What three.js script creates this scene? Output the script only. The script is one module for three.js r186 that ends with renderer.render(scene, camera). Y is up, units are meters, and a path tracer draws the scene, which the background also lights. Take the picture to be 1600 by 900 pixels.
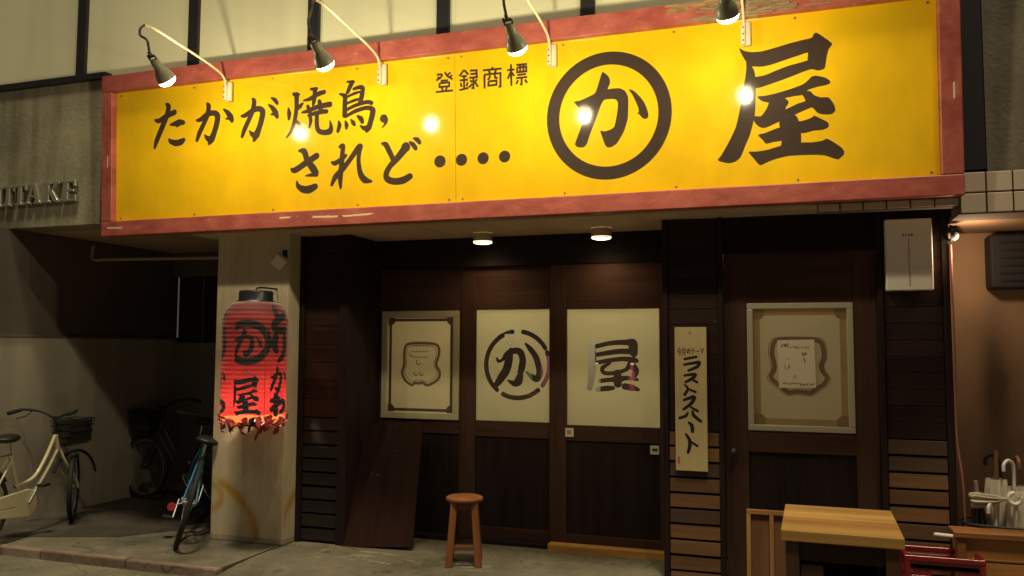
import * as THREE from 'three';
import { RoundedBoxGeometry } from 'three/addons/geometries/RoundedBoxGeometry.js';
import { mergeGeometries } from 'three/addons/utils/BufferGeometryUtils.js';
import { FontLoader } from 'three/addons/loaders/FontLoader.js';
import { TextGeometry } from 'three/addons/geometries/TextGeometry.js';

// ---------------------------------------------------------------- camera, sky, street light, exposure
const scene = new THREE.Scene();
const camera = new THREE.PerspectiveCamera(38.19, 16 / 9, 0.1, 200);
camera.position.set(0, 1.55, 6.34);
camera.rotation.order = 'YXZ';
camera.rotation.set(THREE.MathUtils.degToRad(4.0506), THREE.MathUtils.degToRad(18.7209), THREE.MathUtils.degToRad(0.2529));

const renderer = new THREE.WebGLRenderer({ antialias: true });
renderer.toneMapping = THREE.LinearToneMapping;
renderer.toneMappingExposure = 1.0;
renderer.shadowMap.enabled = true;

{ // dark city sky: a faint warm glow near the horizon, almost black above
  const W = 64, H = 32, d = new Float32Array(W * H * 4);
  for (let y = 0; y < H; y++) for (let x = 0; x < W; x++) {
    const e = ((y + 0.5) / H - 0.5) * Math.PI, k = Math.exp(-Math.max(0, e) * 1.6), o = (y * W + x) * 4;
    d[o] = 0.026 + 0.036 * k; d[o + 1] = 0.023 + 0.031 * k; d[o + 2] = 0.029 + 0.028 * k; d[o + 3] = 1;
  }
  const t = new THREE.DataTexture(d, W, H, THREE.RGBAFormat, THREE.FloatType);
  t.mapping = THREE.EquirectangularReflectionMapping; t.magFilter = THREE.LinearFilter; t.needsUpdate = true;
  scene.background = t; scene.environment = t;
}
const sun = new THREE.DirectionalLight(new THREE.Color(1.0, 0.86, 0.57), 2.05);   // the street light high above the road
sun.name = 'street_light';
sun.position.set(-0.9, 9.4, 3.55); sun.target.position.set(-2.2, 0, 0.8);
sun.castShadow = true; sun.shadow.mapSize.set(2048, 2048); sun.shadow.radius = 15;
Object.assign(sun.shadow.camera, { left: -9, right: 9, top: 9, bottom: -9, near: 0.5, far: 40 });
scene.add(sun, sun.target);

// ---------------------------------------------------------------- helpers
let seed = 12345;
const rnd = () => { seed = (seed + 0x6d2b79f5) | 0; let t = Math.imul(seed ^ (seed >>> 15), 1 | seed); t = (t + Math.imul(t ^ (t >>> 7), 61 | t)) ^ t; return ((t ^ (t >>> 14)) >>> 0) / 4294967296; };
const rr = (a, b) => a + (b - a) * rnd();
const used = new Map();
const numbered = (n) => { const k = used.get(n) ?? 0; used.set(n, k + 1); return k ? `${n}_${String(k).padStart(3, '0')}` : n; };
function tag(o, label, category, group) { o.userData.label = label; o.userData.category = category; if (group) o.userData.group = group; return o; }
function thing(name, label, category, [x, y, z] = [0, 0, 0], turn = 0, group) {
  const o = new THREE.Group(); o.name = numbered(name); o.position.set(x, y, z); o.rotation.y = turn; scene.add(o);
  return tag(o, label, category, group);
}
function flat(g) {
  if (g.index) g = g.toNonIndexed();
  for (const k of Object.keys(g.attributes)) if (!['position', 'normal', 'uv'].includes(k)) g.deleteAttribute(k);
  g.clearGroups();
  if (!g.attributes.normal) g.computeVertexNormals();
  if (!g.attributes.uv) g.setAttribute('uv', new THREE.BufferAttribute(new Float32Array(g.attributes.position.count * 2), 2));
  return g;
}
const join = (a) => { a = [].concat(a).map(flat); return a.length === 1 ? a[0] : mergeGeometries(a); };
function part(name, geoms, m, parent, label) {
  const o = new THREE.Mesh(join(geoms), m); o.name = parent === scene ? numbered(name) : name; o.castShadow = o.receiveShadow = true; parent.add(o);
  if (label) o.userData.label = label;
  return o;
}
function struct(name, geoms, m) { const o = part(name, geoms, m, scene); o.userData.kind = 'structure'; return o; }
function place(src, name, parent, [x, y, z], label) { const o = new THREE.Mesh(src.geometry, src.material); o.name = name; o.position.set(x, y, z); o.castShadow = o.receiveShadow = true; parent.add(o); if (label) o.userData.label = label; return o; }
// uv in metres from the position, with the grain (u) along axis a
function metric(g, a = 'x', off = 0) {
  g = flat(g); const p = g.attributes.position, n = g.attributes.normal, u = g.attributes.uv;
  for (let i = 0; i < p.count; i++) {
    const x = p.getX(i), y = p.getY(i), z = p.getZ(i), ax = Math.abs(n.getX(i)), ay = Math.abs(n.getY(i)), az = Math.abs(n.getZ(i));
    let s, t;
    if (a === 'x') { s = ax > ay && ax > az ? z : x; t = ay > ax && ay > az ? z : y; }
    else if (a === 'y') { s = ay > ax && ay > az ? z : y; t = ax > ay && ax > az ? z : x; }
    else { s = az > ax && az > ay ? x : z; t = ay > ax && ay > az ? x : y; }
    u.setXY(i, s + off * 0.73, t + off);
  }
  return g;
}
function box(w, h, d, x = 0, y = 0, z = 0, { r = 0, g = 'x', off = 0, turn } = {}) {
  let b = r > 0 ? new RoundedBoxGeometry(w, h, d, 1, Math.min(r, w / 2.01, h / 2.01, d / 2.01)) : new THREE.BoxGeometry(w, h, d);
  b = metric(b, g, off);
  if (turn) b.applyMatrix4(new THREE.Matrix4().makeRotationFromEuler(new THREE.Euler(...turn)));
  return b.translate(x, y, z);
}
// box by its limits
const span = (x0, x1, y0, y1, z0, z1, o = {}) => metric(box(x1 - x0, y1 - y0, z1 - z0, (x0 + x1) / 2, (y0 + y1) / 2, (z0 + z1) / 2, o), o.g ?? 'x', o.off ?? 0);
const V = (x, y, z) => new THREE.Vector3(x, y, z);
const tube = (pts, r, n = 24, k = 8, closed = false) => new THREE.TubeGeometry(new THREE.CatmullRomCurve3(pts.map((p) => V(...p)), closed, 'centripetal'), n, r, k, closed);
function rod(a, b, r, r2 = r, k = 10) {
  a = V(...a); b = V(...b); const g = new THREE.CylinderGeometry(r2, r, a.distanceTo(b), k);
  g.applyQuaternion(new THREE.Quaternion().setFromUnitVectors(V(0, 1, 0), b.clone().sub(a).normalize()));
  return g.translate((a.x + b.x) / 2, (a.y + b.y) / 2, (a.z + b.z) / 2);
}
const lathe = (pts, k = 28) => new THREE.LatheGeometry(pts.map(([r, y]) => new THREE.Vector2(r, y)), k);

// ---------------------------------------------------------------- computed textures
function hash(x, y, s) { let h = Math.imul(x | 0, 374761393) + Math.imul(y | 0, 668265263) + Math.imul(s | 0, 1274126177); h = Math.imul(h ^ (h >>> 13), 1274126177); return ((h ^ (h >>> 16)) >>> 0) / 4294967296; }
function vnoise(x, y, px, py, s) {
  const x0 = Math.floor(x), y0 = Math.floor(y), fx = x - x0, fy = y - y0, u = fx * fx * (3 - 2 * fx), v = fy * fy * (3 - 2 * fy), m = (a, n) => ((a % n) + n) % n;
  const a = hash(m(x0, px), m(y0, py), s), b = hash(m(x0 + 1, px), m(y0, py), s), c = hash(m(x0, px), m(y0 + 1, py), s), d = hash(m(x0 + 1, px), m(y0 + 1, py), s);
  return a + (b - a) * u + (c - a) * v + (a - b - c + d) * u * v;
}
function fbm(u, v, fx, fy, oct, s) { let t = 0, a = 0.5, n = 0; for (let i = 0; i < oct; i++) { t += a * vnoise(u * fx, v * fy, fx, fy, s + i); n += a; a *= 0.5; fx *= 2; fy *= 2; } return t / n; }
function tex(W, H, f, repeat, color = true) {
  const d = new Uint8Array(W * H * 4);
  for (let y = 0; y < H; y++) for (let x = 0; x < W; x++) {
    const c = f(x / W, y / H), o = (y * W + x) * 4;
    for (let k = 0; k < 3; k++) d[o + k] = Math.max(0, Math.min(255, 255 * (Array.isArray(c) ? c[k] : c)));
    d[o + 3] = 255;
  }
  const t = new THREE.DataTexture(d, W, H); t.wrapS = t.wrapT = THREE.RepeatWrapping; t.magFilter = THREE.LinearFilter; t.minFilter = THREE.LinearMipmapLinearFilter;
  t.repeat.set(1 / repeat[0], 1 / repeat[1]); t.needsUpdate = true;
  return t;
}
// grain runs along u; values multiply the wood's own colour
const woodMap = tex(512, 512, (u, v) => {
  const w = fbm(u, v, 3, 10, 3, 5), f = fbm(u, v, 4, 128, 2, 9), b = fbm(u, v, 2, 26, 3, 3), g = 0.45 + 0.35 * b + 0.22 * f + 0.2 * (w - 0.5), k = fbm(u, v, 6, 6, 3, 17);
  const l = Math.min(1, Math.max(0.15, g - 0.3 * Math.max(0, k - 0.62)));
  return [l, l * (0.93 + 0.07 * b), l * (0.88 + 0.12 * f)];
}, [1.6, 1.6]);
const woodBump = tex(512, 512, (u, v) => 0.5 * fbm(u, v, 4, 140, 2, 9) + 0.5 * fbm(u, v, 2, 26, 3, 3), [1.6, 1.6], false);
const concreteMap = tex(512, 512, (u, v) => {
  const a = fbm(u, v, 5, 5, 5, 21), b = fbm(u, v, 60, 60, 2, 31), s = fbm(u, v, 22, 2, 4, 41), d = fbm(u, v, 3, 3, 4, 51);
  const l = Math.min(1, 0.5 + 0.55 * (a - 0.5) + 0.12 * (b - 0.5) + 0.55 * (s - 0.5) + 0.35 * d);
  return [l, l * (0.96 + 0.05 * a), l * (0.86 + 0.14 * s)];
}, [2.4, 2.4]);
const plasterMap = tex(512, 512, (u, v) => {
  const a = fbm(u, v, 4, 4, 5, 61), b = fbm(u, v, 90, 90, 2, 71), s = fbm(u, v, 16, 2, 4, 81);
  const l = Math.min(1, 0.72 + 0.35 * (a - 0.5) + 0.07 * (b - 0.5) + 0.3 * (s - 0.4));
  return [l, l * (0.97 + 0.03 * s), l * (0.9 + 0.1 * a)];
}, [3.1, 3.1]);
const groundMap = tex(1024, 1024, (u, v) => {
  const a = fbm(u, v, 4, 4, 6, 91), b = fbm(u, v, 170, 170, 2, 101), c = fbm(u, v, 14, 14, 4, 111), crack = Math.abs(fbm(u, v, 7, 7, 4, 121) - 0.5);
  let l = 0.62 + 0.7 * (a - 0.5) + 0.2 * (b - 0.5) + 0.45 * (c - 0.5);
  if (c > 0.64) l += 0.25 * (c - 0.64) * 4;
  if (crack < 0.008) l *= 0.6;
  l = Math.max(0.1, Math.min(1, l));
  return [l, l * (0.97 + 0.04 * a), l * (0.88 + 0.16 * c)];
}, [3.3, 3.3]);
const paleMap = tex(256, 256, (u, v) => { const l = 0.97 + 0.1 * (fbm(u, v, 3, 3, 4, 65) - 0.55) - 0.08 * Math.max(0, fbm(u, v, 14, 1, 3, 67) - 0.62) * 4; return [Math.min(1, l), Math.min(1, l), Math.min(1, l * 0.99)]; }, [3.7, 3.7]);
const roughBump = tex(256, 256, (u, v) => 0.6 * fbm(u, v, 40, 40, 3, 131) + 0.4 * fbm(u, v, 6, 6, 4, 141), [0.8, 0.8], false);
const smudge = tex(256, 256, (u, v) => { const l = 0.55 + 0.5 * fbm(u, v, 6, 6, 5, 151); return [l, l, l]; }, [0.9, 0.9], false);

const lin = (r, g, b) => new THREE.Color().setRGB(r, g, b);
const mat = (c, rough = 0.8, o = {}) => new THREE.MeshStandardMaterial({ color: lin(...c), roughness: rough, ...o });
const phys = (c, rough, o = {}) => new THREE.MeshPhysicalMaterial({ color: lin(...c), roughness: rough, ...o });
const wood = (c, rough = 0.55, o = {}) => phys(c, rough, { specularIntensity: Math.max(...c) < 0.1 ? 0.22 : 0.6, map: woodMap, bumpMap: woodBump, bumpScale: 0.0015, ...o });
const M = {
  darkWood: wood([0.088, 0.046, 0.033], 0.42), darkWood2: wood([0.03, 0.019, 0.018], 0.6), blackWood: wood([0.022, 0.016, 0.016], 0.8),
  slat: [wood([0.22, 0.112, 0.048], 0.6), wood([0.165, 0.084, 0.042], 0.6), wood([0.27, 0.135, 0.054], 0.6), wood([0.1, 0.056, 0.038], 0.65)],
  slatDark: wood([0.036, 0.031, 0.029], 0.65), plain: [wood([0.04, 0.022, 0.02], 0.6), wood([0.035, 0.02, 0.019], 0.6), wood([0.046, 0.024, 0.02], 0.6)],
  stool: wood([0.3, 0.115, 0.036], 0.5), tableTop: wood([0.54, 0.31, 0.09], 0.55), tableTop2: wood([0.42, 0.21, 0.06], 0.55), tableTop3: wood([0.62, 0.37, 0.11], 0.52), tableBody: wood([0.06, 0.035, 0.026], 0.5), tableLeg: wood([0.11, 0.05, 0.03], 0.5),
  frameWood: wood([0.5, 0.25, 0.08], 0.5), panelWood: wood([0.22, 0.1, 0.05], 0.55), cabinet: wood([0.55, 0.25, 0.075], 0.5), cabinetTrim: wood([0.4, 0.165, 0.055], 0.45),
  sill: wood([0.8, 0.42, 0.1], 0.45), board: wood([0.034, 0.0135, 0.0095], 0.65),
  concrete: mat([0.46, 0.42, 0.29], 0.9, { map: concreteMap, bumpMap: roughBump, bumpScale: 0.004 }),
  concreteDark: mat([0.2, 0.18, 0.14], 0.9, { map: concreteMap, bumpMap: roughBump, bumpScale: 0.004 }),
  letter: phys([0.34, 0.32, 0.24], 0.4, { metalness: 0.4, roughnessMap: smudge }),
  upper: phys([0.86, 0.83, 0.56], 0.4, { map: paleMap }), mullion: mat([0.018, 0.016, 0.017], 0.5),
  soffit: mat([0.78, 0.58, 0.43], 0.85, { map: plasterMap }), pillar: mat([0.6, 0.53, 0.37], 0.8, { map: plasterMap, bumpMap: roughBump, bumpScale: 0.0015 }),
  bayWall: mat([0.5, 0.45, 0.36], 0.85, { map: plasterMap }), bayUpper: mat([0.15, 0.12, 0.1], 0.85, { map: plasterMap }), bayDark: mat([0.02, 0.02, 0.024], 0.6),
  bayFloorShade: mat([0.085, 0.07, 0.055], 0.9, { map: groundMap, bumpMap: roughBump, bumpScale: 0.004 }), bayBackShade: mat([0.26, 0.235, 0.2], 0.85, { map: plasterMap }), brownWall: mat([0.34, 0.2, 0.11], 0.8, { map: plasterMap }),
  ground: mat([0.25, 0.23, 0.16], 0.85, { map: groundMap, bumpMap: roughBump, bumpScale: 0.006 }),
  kerb: mat([0.36, 0.26, 0.2], 0.85, { map: groundMap, bumpMap: roughBump, bumpScale: 0.004 }), kerbTop: mat([0.24, 0.215, 0.155], 0.85, { map: groundMap, bumpMap: roughBump, bumpScale: 0.004 }),
  tile: [phys([0.58, 0.46, 0.34], 0.4, { map: paleMap }), phys([0.54, 0.42, 0.31], 0.4, { map: paleMap }), phys([0.62, 0.5, 0.38], 0.38, { map: paleMap })], grout: mat([0.1, 0.07, 0.05], 0.95),
  cream: mat([0.74, 0.66, 0.42], 0.55, { map: plasterMap }), alu: phys([0.52, 0.46, 0.33], 0.38, { metalness: 0.35 }),
  lampArm: mat([0.72, 0.6, 0.4], 0.45), lampGrey: phys([0.27, 0.25, 0.16], 0.4), lampDark: mat([0.05, 0.045, 0.03], 0.5),
  black: mat([0.012, 0.012, 0.013], 0.5), rubber: mat([0.016, 0.016, 0.017], 0.75), chrome: phys([0.6, 0.58, 0.55], 0.22, { metalness: 1 }), steel: phys([0.3, 0.3, 0.3], 0.4, { metalness: 0.9 }),
  bikeCream: phys([0.62, 0.56, 0.34], 0.35, { clearcoat: 0.4 }), bikeBlue: phys([0.02, 0.2, 0.36], 0.3, { clearcoat: 0.6 }), bikeDark: phys([0.02, 0.022, 0.028], 0.4),
  redPlastic: phys([0.22, 0.008, 0.014], 0.32, { clearcoat: 0.2 }), reflector: phys([0.5, 0.01, 0.05], 0.2, { clearcoat: 1 }),
  white: mat([0.72, 0.68, 0.6], 0.5), whitePlastic: phys([0.86, 0.77, 0.67], 0.4), greyPlastic: mat([0.24, 0.2, 0.16], 0.55),
  pane: phys([1, 1, 1], 0.03, { transmission: 1, thickness: 0, ior: 1.5 }),
  vinyl: phys([0.8, 0.72, 0.6], 0.4, { transmission: 0.25, thickness: 0 }), umbDark: mat([0.03, 0.028, 0.03], 0.6), umbBrown: mat([0.22, 0.09, 0.04], 0.5),
  ink: mat([0.012, 0.012, 0.012], 0.6),
};
const GLYPHS = {
  ta: [[[39.4,80.1,1.9],[43.2,79.5,3.4],[50.6,82.6,3.7],[58,85,3.9]],[[50.4,92.3,1.9],[52.3,90.1,3.7],[51,83.8,4.1],[46.5,74.7,4.1],[40.8,63.6,3.8],[38.7,57.7,1.7]],[[54.4,75.4,1.5],[58.9,75.8,3.4],[62.9,76.6,4.1],[66.8,76,3]],[[62.9,75.3,3],[60.3,73.2,0.9]],[[52.7,63.9,1.1],[54.6,61.9,3.1],[59.7,60.2,4.3],[64.6,60.8,4.4],[67.2,62.3,2.6]]],
  ka: [[[79.5,76.8,1.5],[83.1,77,3.1],[89.5,80.5,3.6],[95.8,81.2,3.6],[99.3,78.6,4.3],[98.6,72.4,4.2],[96.6,66.6,4],[93.9,60.9,4.9],[91.1,57,1.6]],[[87.1,64.6,0.7],[89.5,62,3.1],[92.3,60.4,4.4]],[[89.5,89.2,1.5],[91,86.9,3.5],[89.9,80.4,3.6],[86.3,73.4,3.5],[82.3,66.4,3.5],[79.9,60.8,2.3]],[[104.8,83.5,0.9],[108.7,80.4,3.2],[111.6,76.6,4.3],[113,73.5,2.5]],[[106.9,75.7,0.7],[111.5,75.9,3.2]]],
  ga: [[[121.5,76.7,1.4],[124.6,76.7,3],[131.5,79.8,3.5],[137.2,80.9,3.6],[140.8,78.3,4.2],[139.8,72.3,4.1],[137.9,66.6,3.9],[135.2,60.9,4.8],[132.7,56.3,1.5]],[[128.8,64.5,0.7],[131.1,61.8,3],[133.7,60.3,4.2]],[[131.5,89.1,1.4],[133.1,86.8,3.4],[131.8,80.1,3.5],[128.4,73.2,3.4],[124.6,66.4,3.4],[122.1,60.6,2.4]],[[145.8,83.3,0.8],[149.2,80.8,2.9],[152.2,76.7,4],[153.8,73.1,2.4]],[[147.9,75.6,0.7],[152.2,75.7,3.1]],[[148.5,88.3,1],[151.8,86.3,2.9],[153.8,83.6,2.2]]],
  yaki: [[[163.6,79.3,0.8],[164.3,74.9,3.2],[164.1,70.6,1.8]],[[176.3,81.5,1.4],[173.9,79.5,2.9],[172.2,77.1,0.8]],[[168.5,89.2,2.4],[172.4,88.4,2.4]],[[170.6,88.7,3.4],[170.9,85.2,3.3],[170.6,77.6,2.9],[169.4,70,2.9],[166.5,62,2.5],[161.8,56.5,0.7]],[[170.5,68.7,1.4],[173.1,65.9,2.7]],[[183.3,91.6,1.7],[188,91.5,2.4]],[[186.6,91,3],[186.7,87.5,3.2],[185.8,81.9,2.8],[185,79.2,1.2]],[[177,83.7,1],[182.2,84.3,2.7],[189.4,87.3,3.1],[194.6,88.4,2.8]],[[180.6,78.9,2.4],[182.3,74.6,2.8],[182.3,70.9,1.5]],[[190.5,81.8,2.7],[191.6,77,3.5],[191.2,73.2,2.4]],[[175.5,74.7,1.2],[180.8,75.4,2.8],[189.4,77.8,3.1],[199.4,78.7,3.7]],[[180.7,71.9,1.2],[186.5,73,2.8],[193,73.8,3.1],[196.5,73.7,2.8]],[[182.3,72.1,2.7],[183,67.6,2.6],[181.8,62.7,1.4]],[[188.5,72.8,2.8],[188.3,64.7,3.1],[189.7,60,3.1],[194,58.1,3.3],[199.3,58.6,4],[200.4,61.8,2.7],[199.4,66.5,0.7]]],
  tori: [[[214.3,94.2,1.3],[219.2,93.5,2.2]],[[218.1,93.3,3],[216.5,90.3,3],[214.3,86.2,2.4]],[[207.9,85.7,1.3],[211.4,84.2,2.6],[212.3,83.3,3.2],[212.1,78.3,3.3],[211.9,69.5,3.4]],[[219.5,88.3,1.8],[223.7,89.1,2.6],[226.8,88.4,2.9],[226.4,83.8,3.3],[225,78.4,3.3]],[[213.9,83,1.6],[220.5,85,2],[224.7,85.7,1.4]],[[213.9,78.2,1.6],[220.5,79.9,2],[225,80.5,1.4]],[[213.4,73.3,1.8],[221.2,76.1,2.4],[230.2,77.6,2.7],[234.1,76.6,2.7]],[[212.6,68.4,1.9],[221.2,71.9,2.6],[230.1,73.4,2.7],[234.9,71.8,3.4],[234.9,68.8,3.9],[233.5,63.7,3.6],[231.8,58.9,3.8],[229.9,56.2,2]],[[224.6,60.9,0.7],[227.3,58.9,2.6],[230.2,58.3,3.8]],[[206.8,65.5,1],[207.5,62.3,3],[206.1,58.1,2.3]],[[212.4,65.3,0.9],[213.4,62.1,2.9],[213.3,59.6,1.8]],[[217,65.9,0.9],[218.9,63.4,2.9],[220.1,61.6,1.8]],[[222.4,68.1,1.2],[225.3,65.7,3.3],[226.5,63.3,2.5]],[[243.9,64.4,5.1],[245.1,63.2,3.9],[245.6,61.2,1.9],[244.4,59.5,1.3],[242.5,57.6,0.5]]],
  sa: [[[166.2,32.5,1.6],[169.6,31.5,3.9],[179.9,36.9,4.1],[188.1,41,4]],[[172.9,45.9,1.4],[177.3,45,4.1],[180.1,38.2,3.9],[185.1,31.6,4.9],[187.8,28.3,3.5]],[[178.5,26.6,0.7],[183.7,27,2.4],[187.8,27.1,3]],[[171,23,0.9],[171.9,19.5,2.9],[176.1,16.7,4.4],[181.4,16.2,5.1],[186.8,18.1,3.8]]],
  re: [[[207.7,46.3,1.9],[210.2,46.7,3.3],[209.9,41.4,3.2],[209.1,33,3.5],[208,23.3,3.5],[208.3,15.6,1.5]],[[200.8,35.5,1.3],[203.9,34.5,3.2],[210.6,38.1,2.9],[212.9,39.8,1.7]],[[200.7,18.3,1.8],[203.9,24.2,3.5],[209.8,29.5,3.7],[215.8,35.8,3.2],[223.2,44.7,3.7],[225.1,45.5,2.9]],[[224.8,45,3.4],[223.6,39.8,2.9],[223.3,33.3,2.9],[224.8,25.3,3.6],[228.3,20.6,4.2],[233.9,19.1,1.2]]],
  do: [[[242.3,46.2,1.2],[245.4,45.2,3.4],[248.2,40.3,3.5],[251.2,34.3,3.1]],[[261.4,42.2,6],[260.4,40.7,5],[254.4,34.4,4],[248.7,29.1,3.5],[245.7,23.8,3.6],[246.7,20.1,4],[252.2,18,4.1],[259.2,18.5,4.4],[264.6,20.9,3.8]],[[264.3,45.9,0.8],[267,43.7,3],[269.2,40.9,2.8]],[[267.4,48.2,0.8],[270.5,46.9,3],[272.3,44.7,2.5]]],
  dots: [[[288,30.1,7.1],[288.1,30.1,7.1]],[[304.4,30.1,7],[304.5,30.1,7]],[[320.6,30.1,6.9],[320.7,30.1,6.9]],[[336.4,30.2,6.8],[336.5,30.2,6.8]]],
  tou: [[[286,92.2],[290.5,92]],[[290.5,92],[289,89.7],[285.5,88]],[[286.8,90.6],[288.5,88.8]],[[292.2,93.5],[294.1,90.4],[298.2,87.7]],[[296.6,92.8],[294.1,90.7]],[[297.9,90.9],[295.8,88.9]],[[289,87.4],[294.7,87.3]],[[288.1,85.8],[295.5,85.7],[295.5,83],[288.1,83.1],[288.1,85.8]],[[289.8,82.5],[290.6,80.4]],[[293.8,82.4],[292.9,80.3]],[[285.1,79.8],[298.4,79.7]]],
  roku: [[[306.9,93.4],[303.3,89.3]],[[306.9,93.4],[310.2,89.8]],[[304.8,89],[309,88.9]],[[303.6,86.3],[309.9,86.2]],[[306.9,88.9],[306.9,79.8]],[[304.2,84.5],[305.1,81.5]],[[309.6,84.5],[308.7,81.5]],[[303.3,79.4],[310.2,80.4]],[[311.4,92.4],[316.4,92.2],[316.4,87.3]],[[311.7,90],[316.4,89.9]],[[310.8,87.4],[317.3,87.3]],[[313.9,87.4],[313.9,79.8],[312.3,80.1]],[[311.4,85.6],[312.9,84.2]],[[310.5,80.7],[313.2,83]],[[316.7,85.9],[314.9,84.2]],[[314.9,84.2],[317.3,80.4]]],
  shou: [[[328.1,93.4],[328.1,91.7]],[[321.1,91.6],[334.9,91.5]],[[325.4,90.8],[326.3,89]],[[330.8,90.8],[329.8,89]],[[322.1,88.5],[334,88.4],[333.9,79.1],[332.4,79.1]],[[322.1,88.5],[322.2,78.7]],[[326.3,87.6],[325.7,85.5],[324.5,84.6]],[[329.8,87.6],[330.1,85.5],[331.9,85.2]],[[325.1,83.4],[331,83.5],[331,80.6],[325.1,80.5],[325.1,83.4]]],
  hyou: [[[338.9,89.9],[344.3,89.9]],[[341.7,93.8],[341.9,78.7]],[[341.8,89.3],[339.3,83.8]],[[341.9,88.4],[344.1,85.3]],[[345.5,92.9],[353.4,92.7]],[[346.2,91],[352.8,90.9],[352.8,87.7],[346.2,87.7],[346.2,91]],[[348.3,92.8],[348.3,87.7]],[[350.7,92.8],[350.7,87.7]],[[346.2,85.8],[352.5,85.8]],[[345.3,83.7],[353.4,83.7]],[[349.3,83.7],[349.3,79.1],[348,79.3]],[[346.8,82.2],[345.3,79.6]],[[351.6,82.2],[353.3,79.7]]],
  bigka: [[[405.8,81.8],[408.8,79.5],[410.6,76.7],[410.6,73.5],[409.2,70.1],[412.6,70.1],[417,69.8],[420.5,67.8],[422.6,63.5],[422.7,57.9],[422.2,49.2],[419.9,41.8],[417.2,36.9],[414.6,33.3],[411.7,31.5],[409.2,31.1],[407.4,32.2],[406.3,34.5],[404.8,39.1],[403.8,42.7],[407.1,42.1],[410.9,43.1],[413.2,44.8],[414.5,49.8],[415.6,56.1],[415.8,60.3],[414.7,62.3],[412.5,63.1],[406.7,63],[404,58.8],[400.7,50.3],[396.6,40.4],[394.6,34.8],[392.6,32.7],[390,32.5],[387.4,33.4],[386.4,35.1],[387.4,37.9],[390.2,44.8],[393.5,52.2],[396.2,57.8],[394.9,58.3],[391.6,58.1],[389,59.8],[387.1,62.2],[386.1,63.6],[390.4,64.2],[395.7,66],[400.3,68.1],[402.3,72.4],[404.6,79.2]],[[423.1,68.6],[426.5,67.2],[430.3,63.1],[433.3,58.7],[435.1,54.1],[435.8,50.9],[435.4,48.8],[433.5,48],[431.6,49.1],[429.8,51.5],[428.5,52.2],[429.5,53.1],[429.2,55.9],[427.7,59.8],[425.6,64.5]]],
  bigya: [[[493.6,87.9],[496.8,85.8],[501.2,84.6],[507.3,84.5],[514.9,85.8],[523.1,87.5],[531.2,88.8],[536.5,89.6],[537.9,92],[539.2,92.4],[541.3,91.1],[547.5,85.5],[548.1,84],[546.1,81.2],[544.9,76.5],[544,70.9],[542.7,69.4],[538.8,69.3],[534.1,75.7],[534.1,80.5],[528.3,79.3],[520.2,77.3],[512,75.3],[507.1,74.8],[501,75.7],[497.8,78.7],[495.1,83.6]],[[539.8,69.3],[536.1,70.1],[530.8,68.9],[522.7,66.3],[514.5,64],[504.6,61.6],[499.7,62.8],[500.4,68.8],[503.1,68.7],[509.2,69.4],[515.8,71.6],[522.8,73.7],[530.9,75.2],[534.6,75.8],[539.4,73.7]],[[497.8,78.7],[501,75.7],[502.6,71.8],[503.1,66],[503,57.3],[502.8,51.5],[502.3,45.2],[501.1,39.5],[499.2,32.7],[496.3,26],[493.4,19.2],[490,16.3],[486.1,15.5],[482.1,16.5],[479.3,18.1],[481.7,21.2],[486.3,29.1],[490.4,37.5],[492.7,46],[494.3,54.6],[495.8,63.1],[497,69.5],[497.7,75.2]],[[504,56.2],[508.9,56.4],[514.4,57.1],[522.6,58.9],[530.6,61.2],[533.9,63.5],[536,65.5],[538.7,65.9],[543.9,64.2],[546.5,61.9],[546.5,60.5],[544.4,59.6],[538.6,58.8],[533.8,57.5],[530.5,54.8],[525.2,54.4],[519.8,53.6],[515.4,51],[510.5,51.9],[506.7,53.2]],[[511.1,53],[510.8,51.6],[509.3,48],[506,43.8],[502.1,44],[501.5,41.8],[502.6,39.4],[505.3,36.8],[508,36.2],[510.8,37],[517.4,39.7],[524.9,42.5],[530.3,44.7],[535.7,46.5],[537.2,45.3],[539.3,42.8],[542.4,41.7],[546.6,41.4],[548.7,42.6],[549.3,44.2],[548.5,47.4],[546.8,50.3],[545.2,52],[541.1,52.4],[537.4,54],[534.8,56.8],[530,56.4],[532.2,51.1],[527.8,49.7],[520.6,46.9],[522.5,51.1],[520,53.9],[515.5,56.1]],[[517.1,40.2],[525.6,42.8],[528.2,38.8],[529.3,31.5],[529.4,25.5],[529.9,20.1],[518,21],[518,28.1],[517.4,33.6]],[[504.1,32],[508.5,33.1],[517.6,35.6],[519.3,28],[513.3,27],[508.7,26.3],[506.8,28.7]],[[525.2,41.8],[528.4,38.7],[532.9,39.4],[535.6,40.3],[537.2,41.3],[540.8,39.3],[544.4,37],[545.4,35.3],[544.9,33.6],[542.3,32.4],[536.5,32.1],[529,31.5]],[[498.2,21.8],[502.8,21.8],[509.4,22.4],[517.9,24.4],[529.4,25.4],[535.3,25.1],[540.5,25.5],[542.7,26.2],[544,26.8],[546.8,25.1],[551.9,21],[553.7,18.4],[553.4,16.2],[551.8,14.6],[550.2,13.6],[547.6,14.4],[543,16.4],[537.8,17.2],[529.8,17.6],[521.8,17.6],[513.7,16.1],[508.2,14.2],[505.2,13],[503.3,14.5],[501.1,17.6]]],
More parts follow.
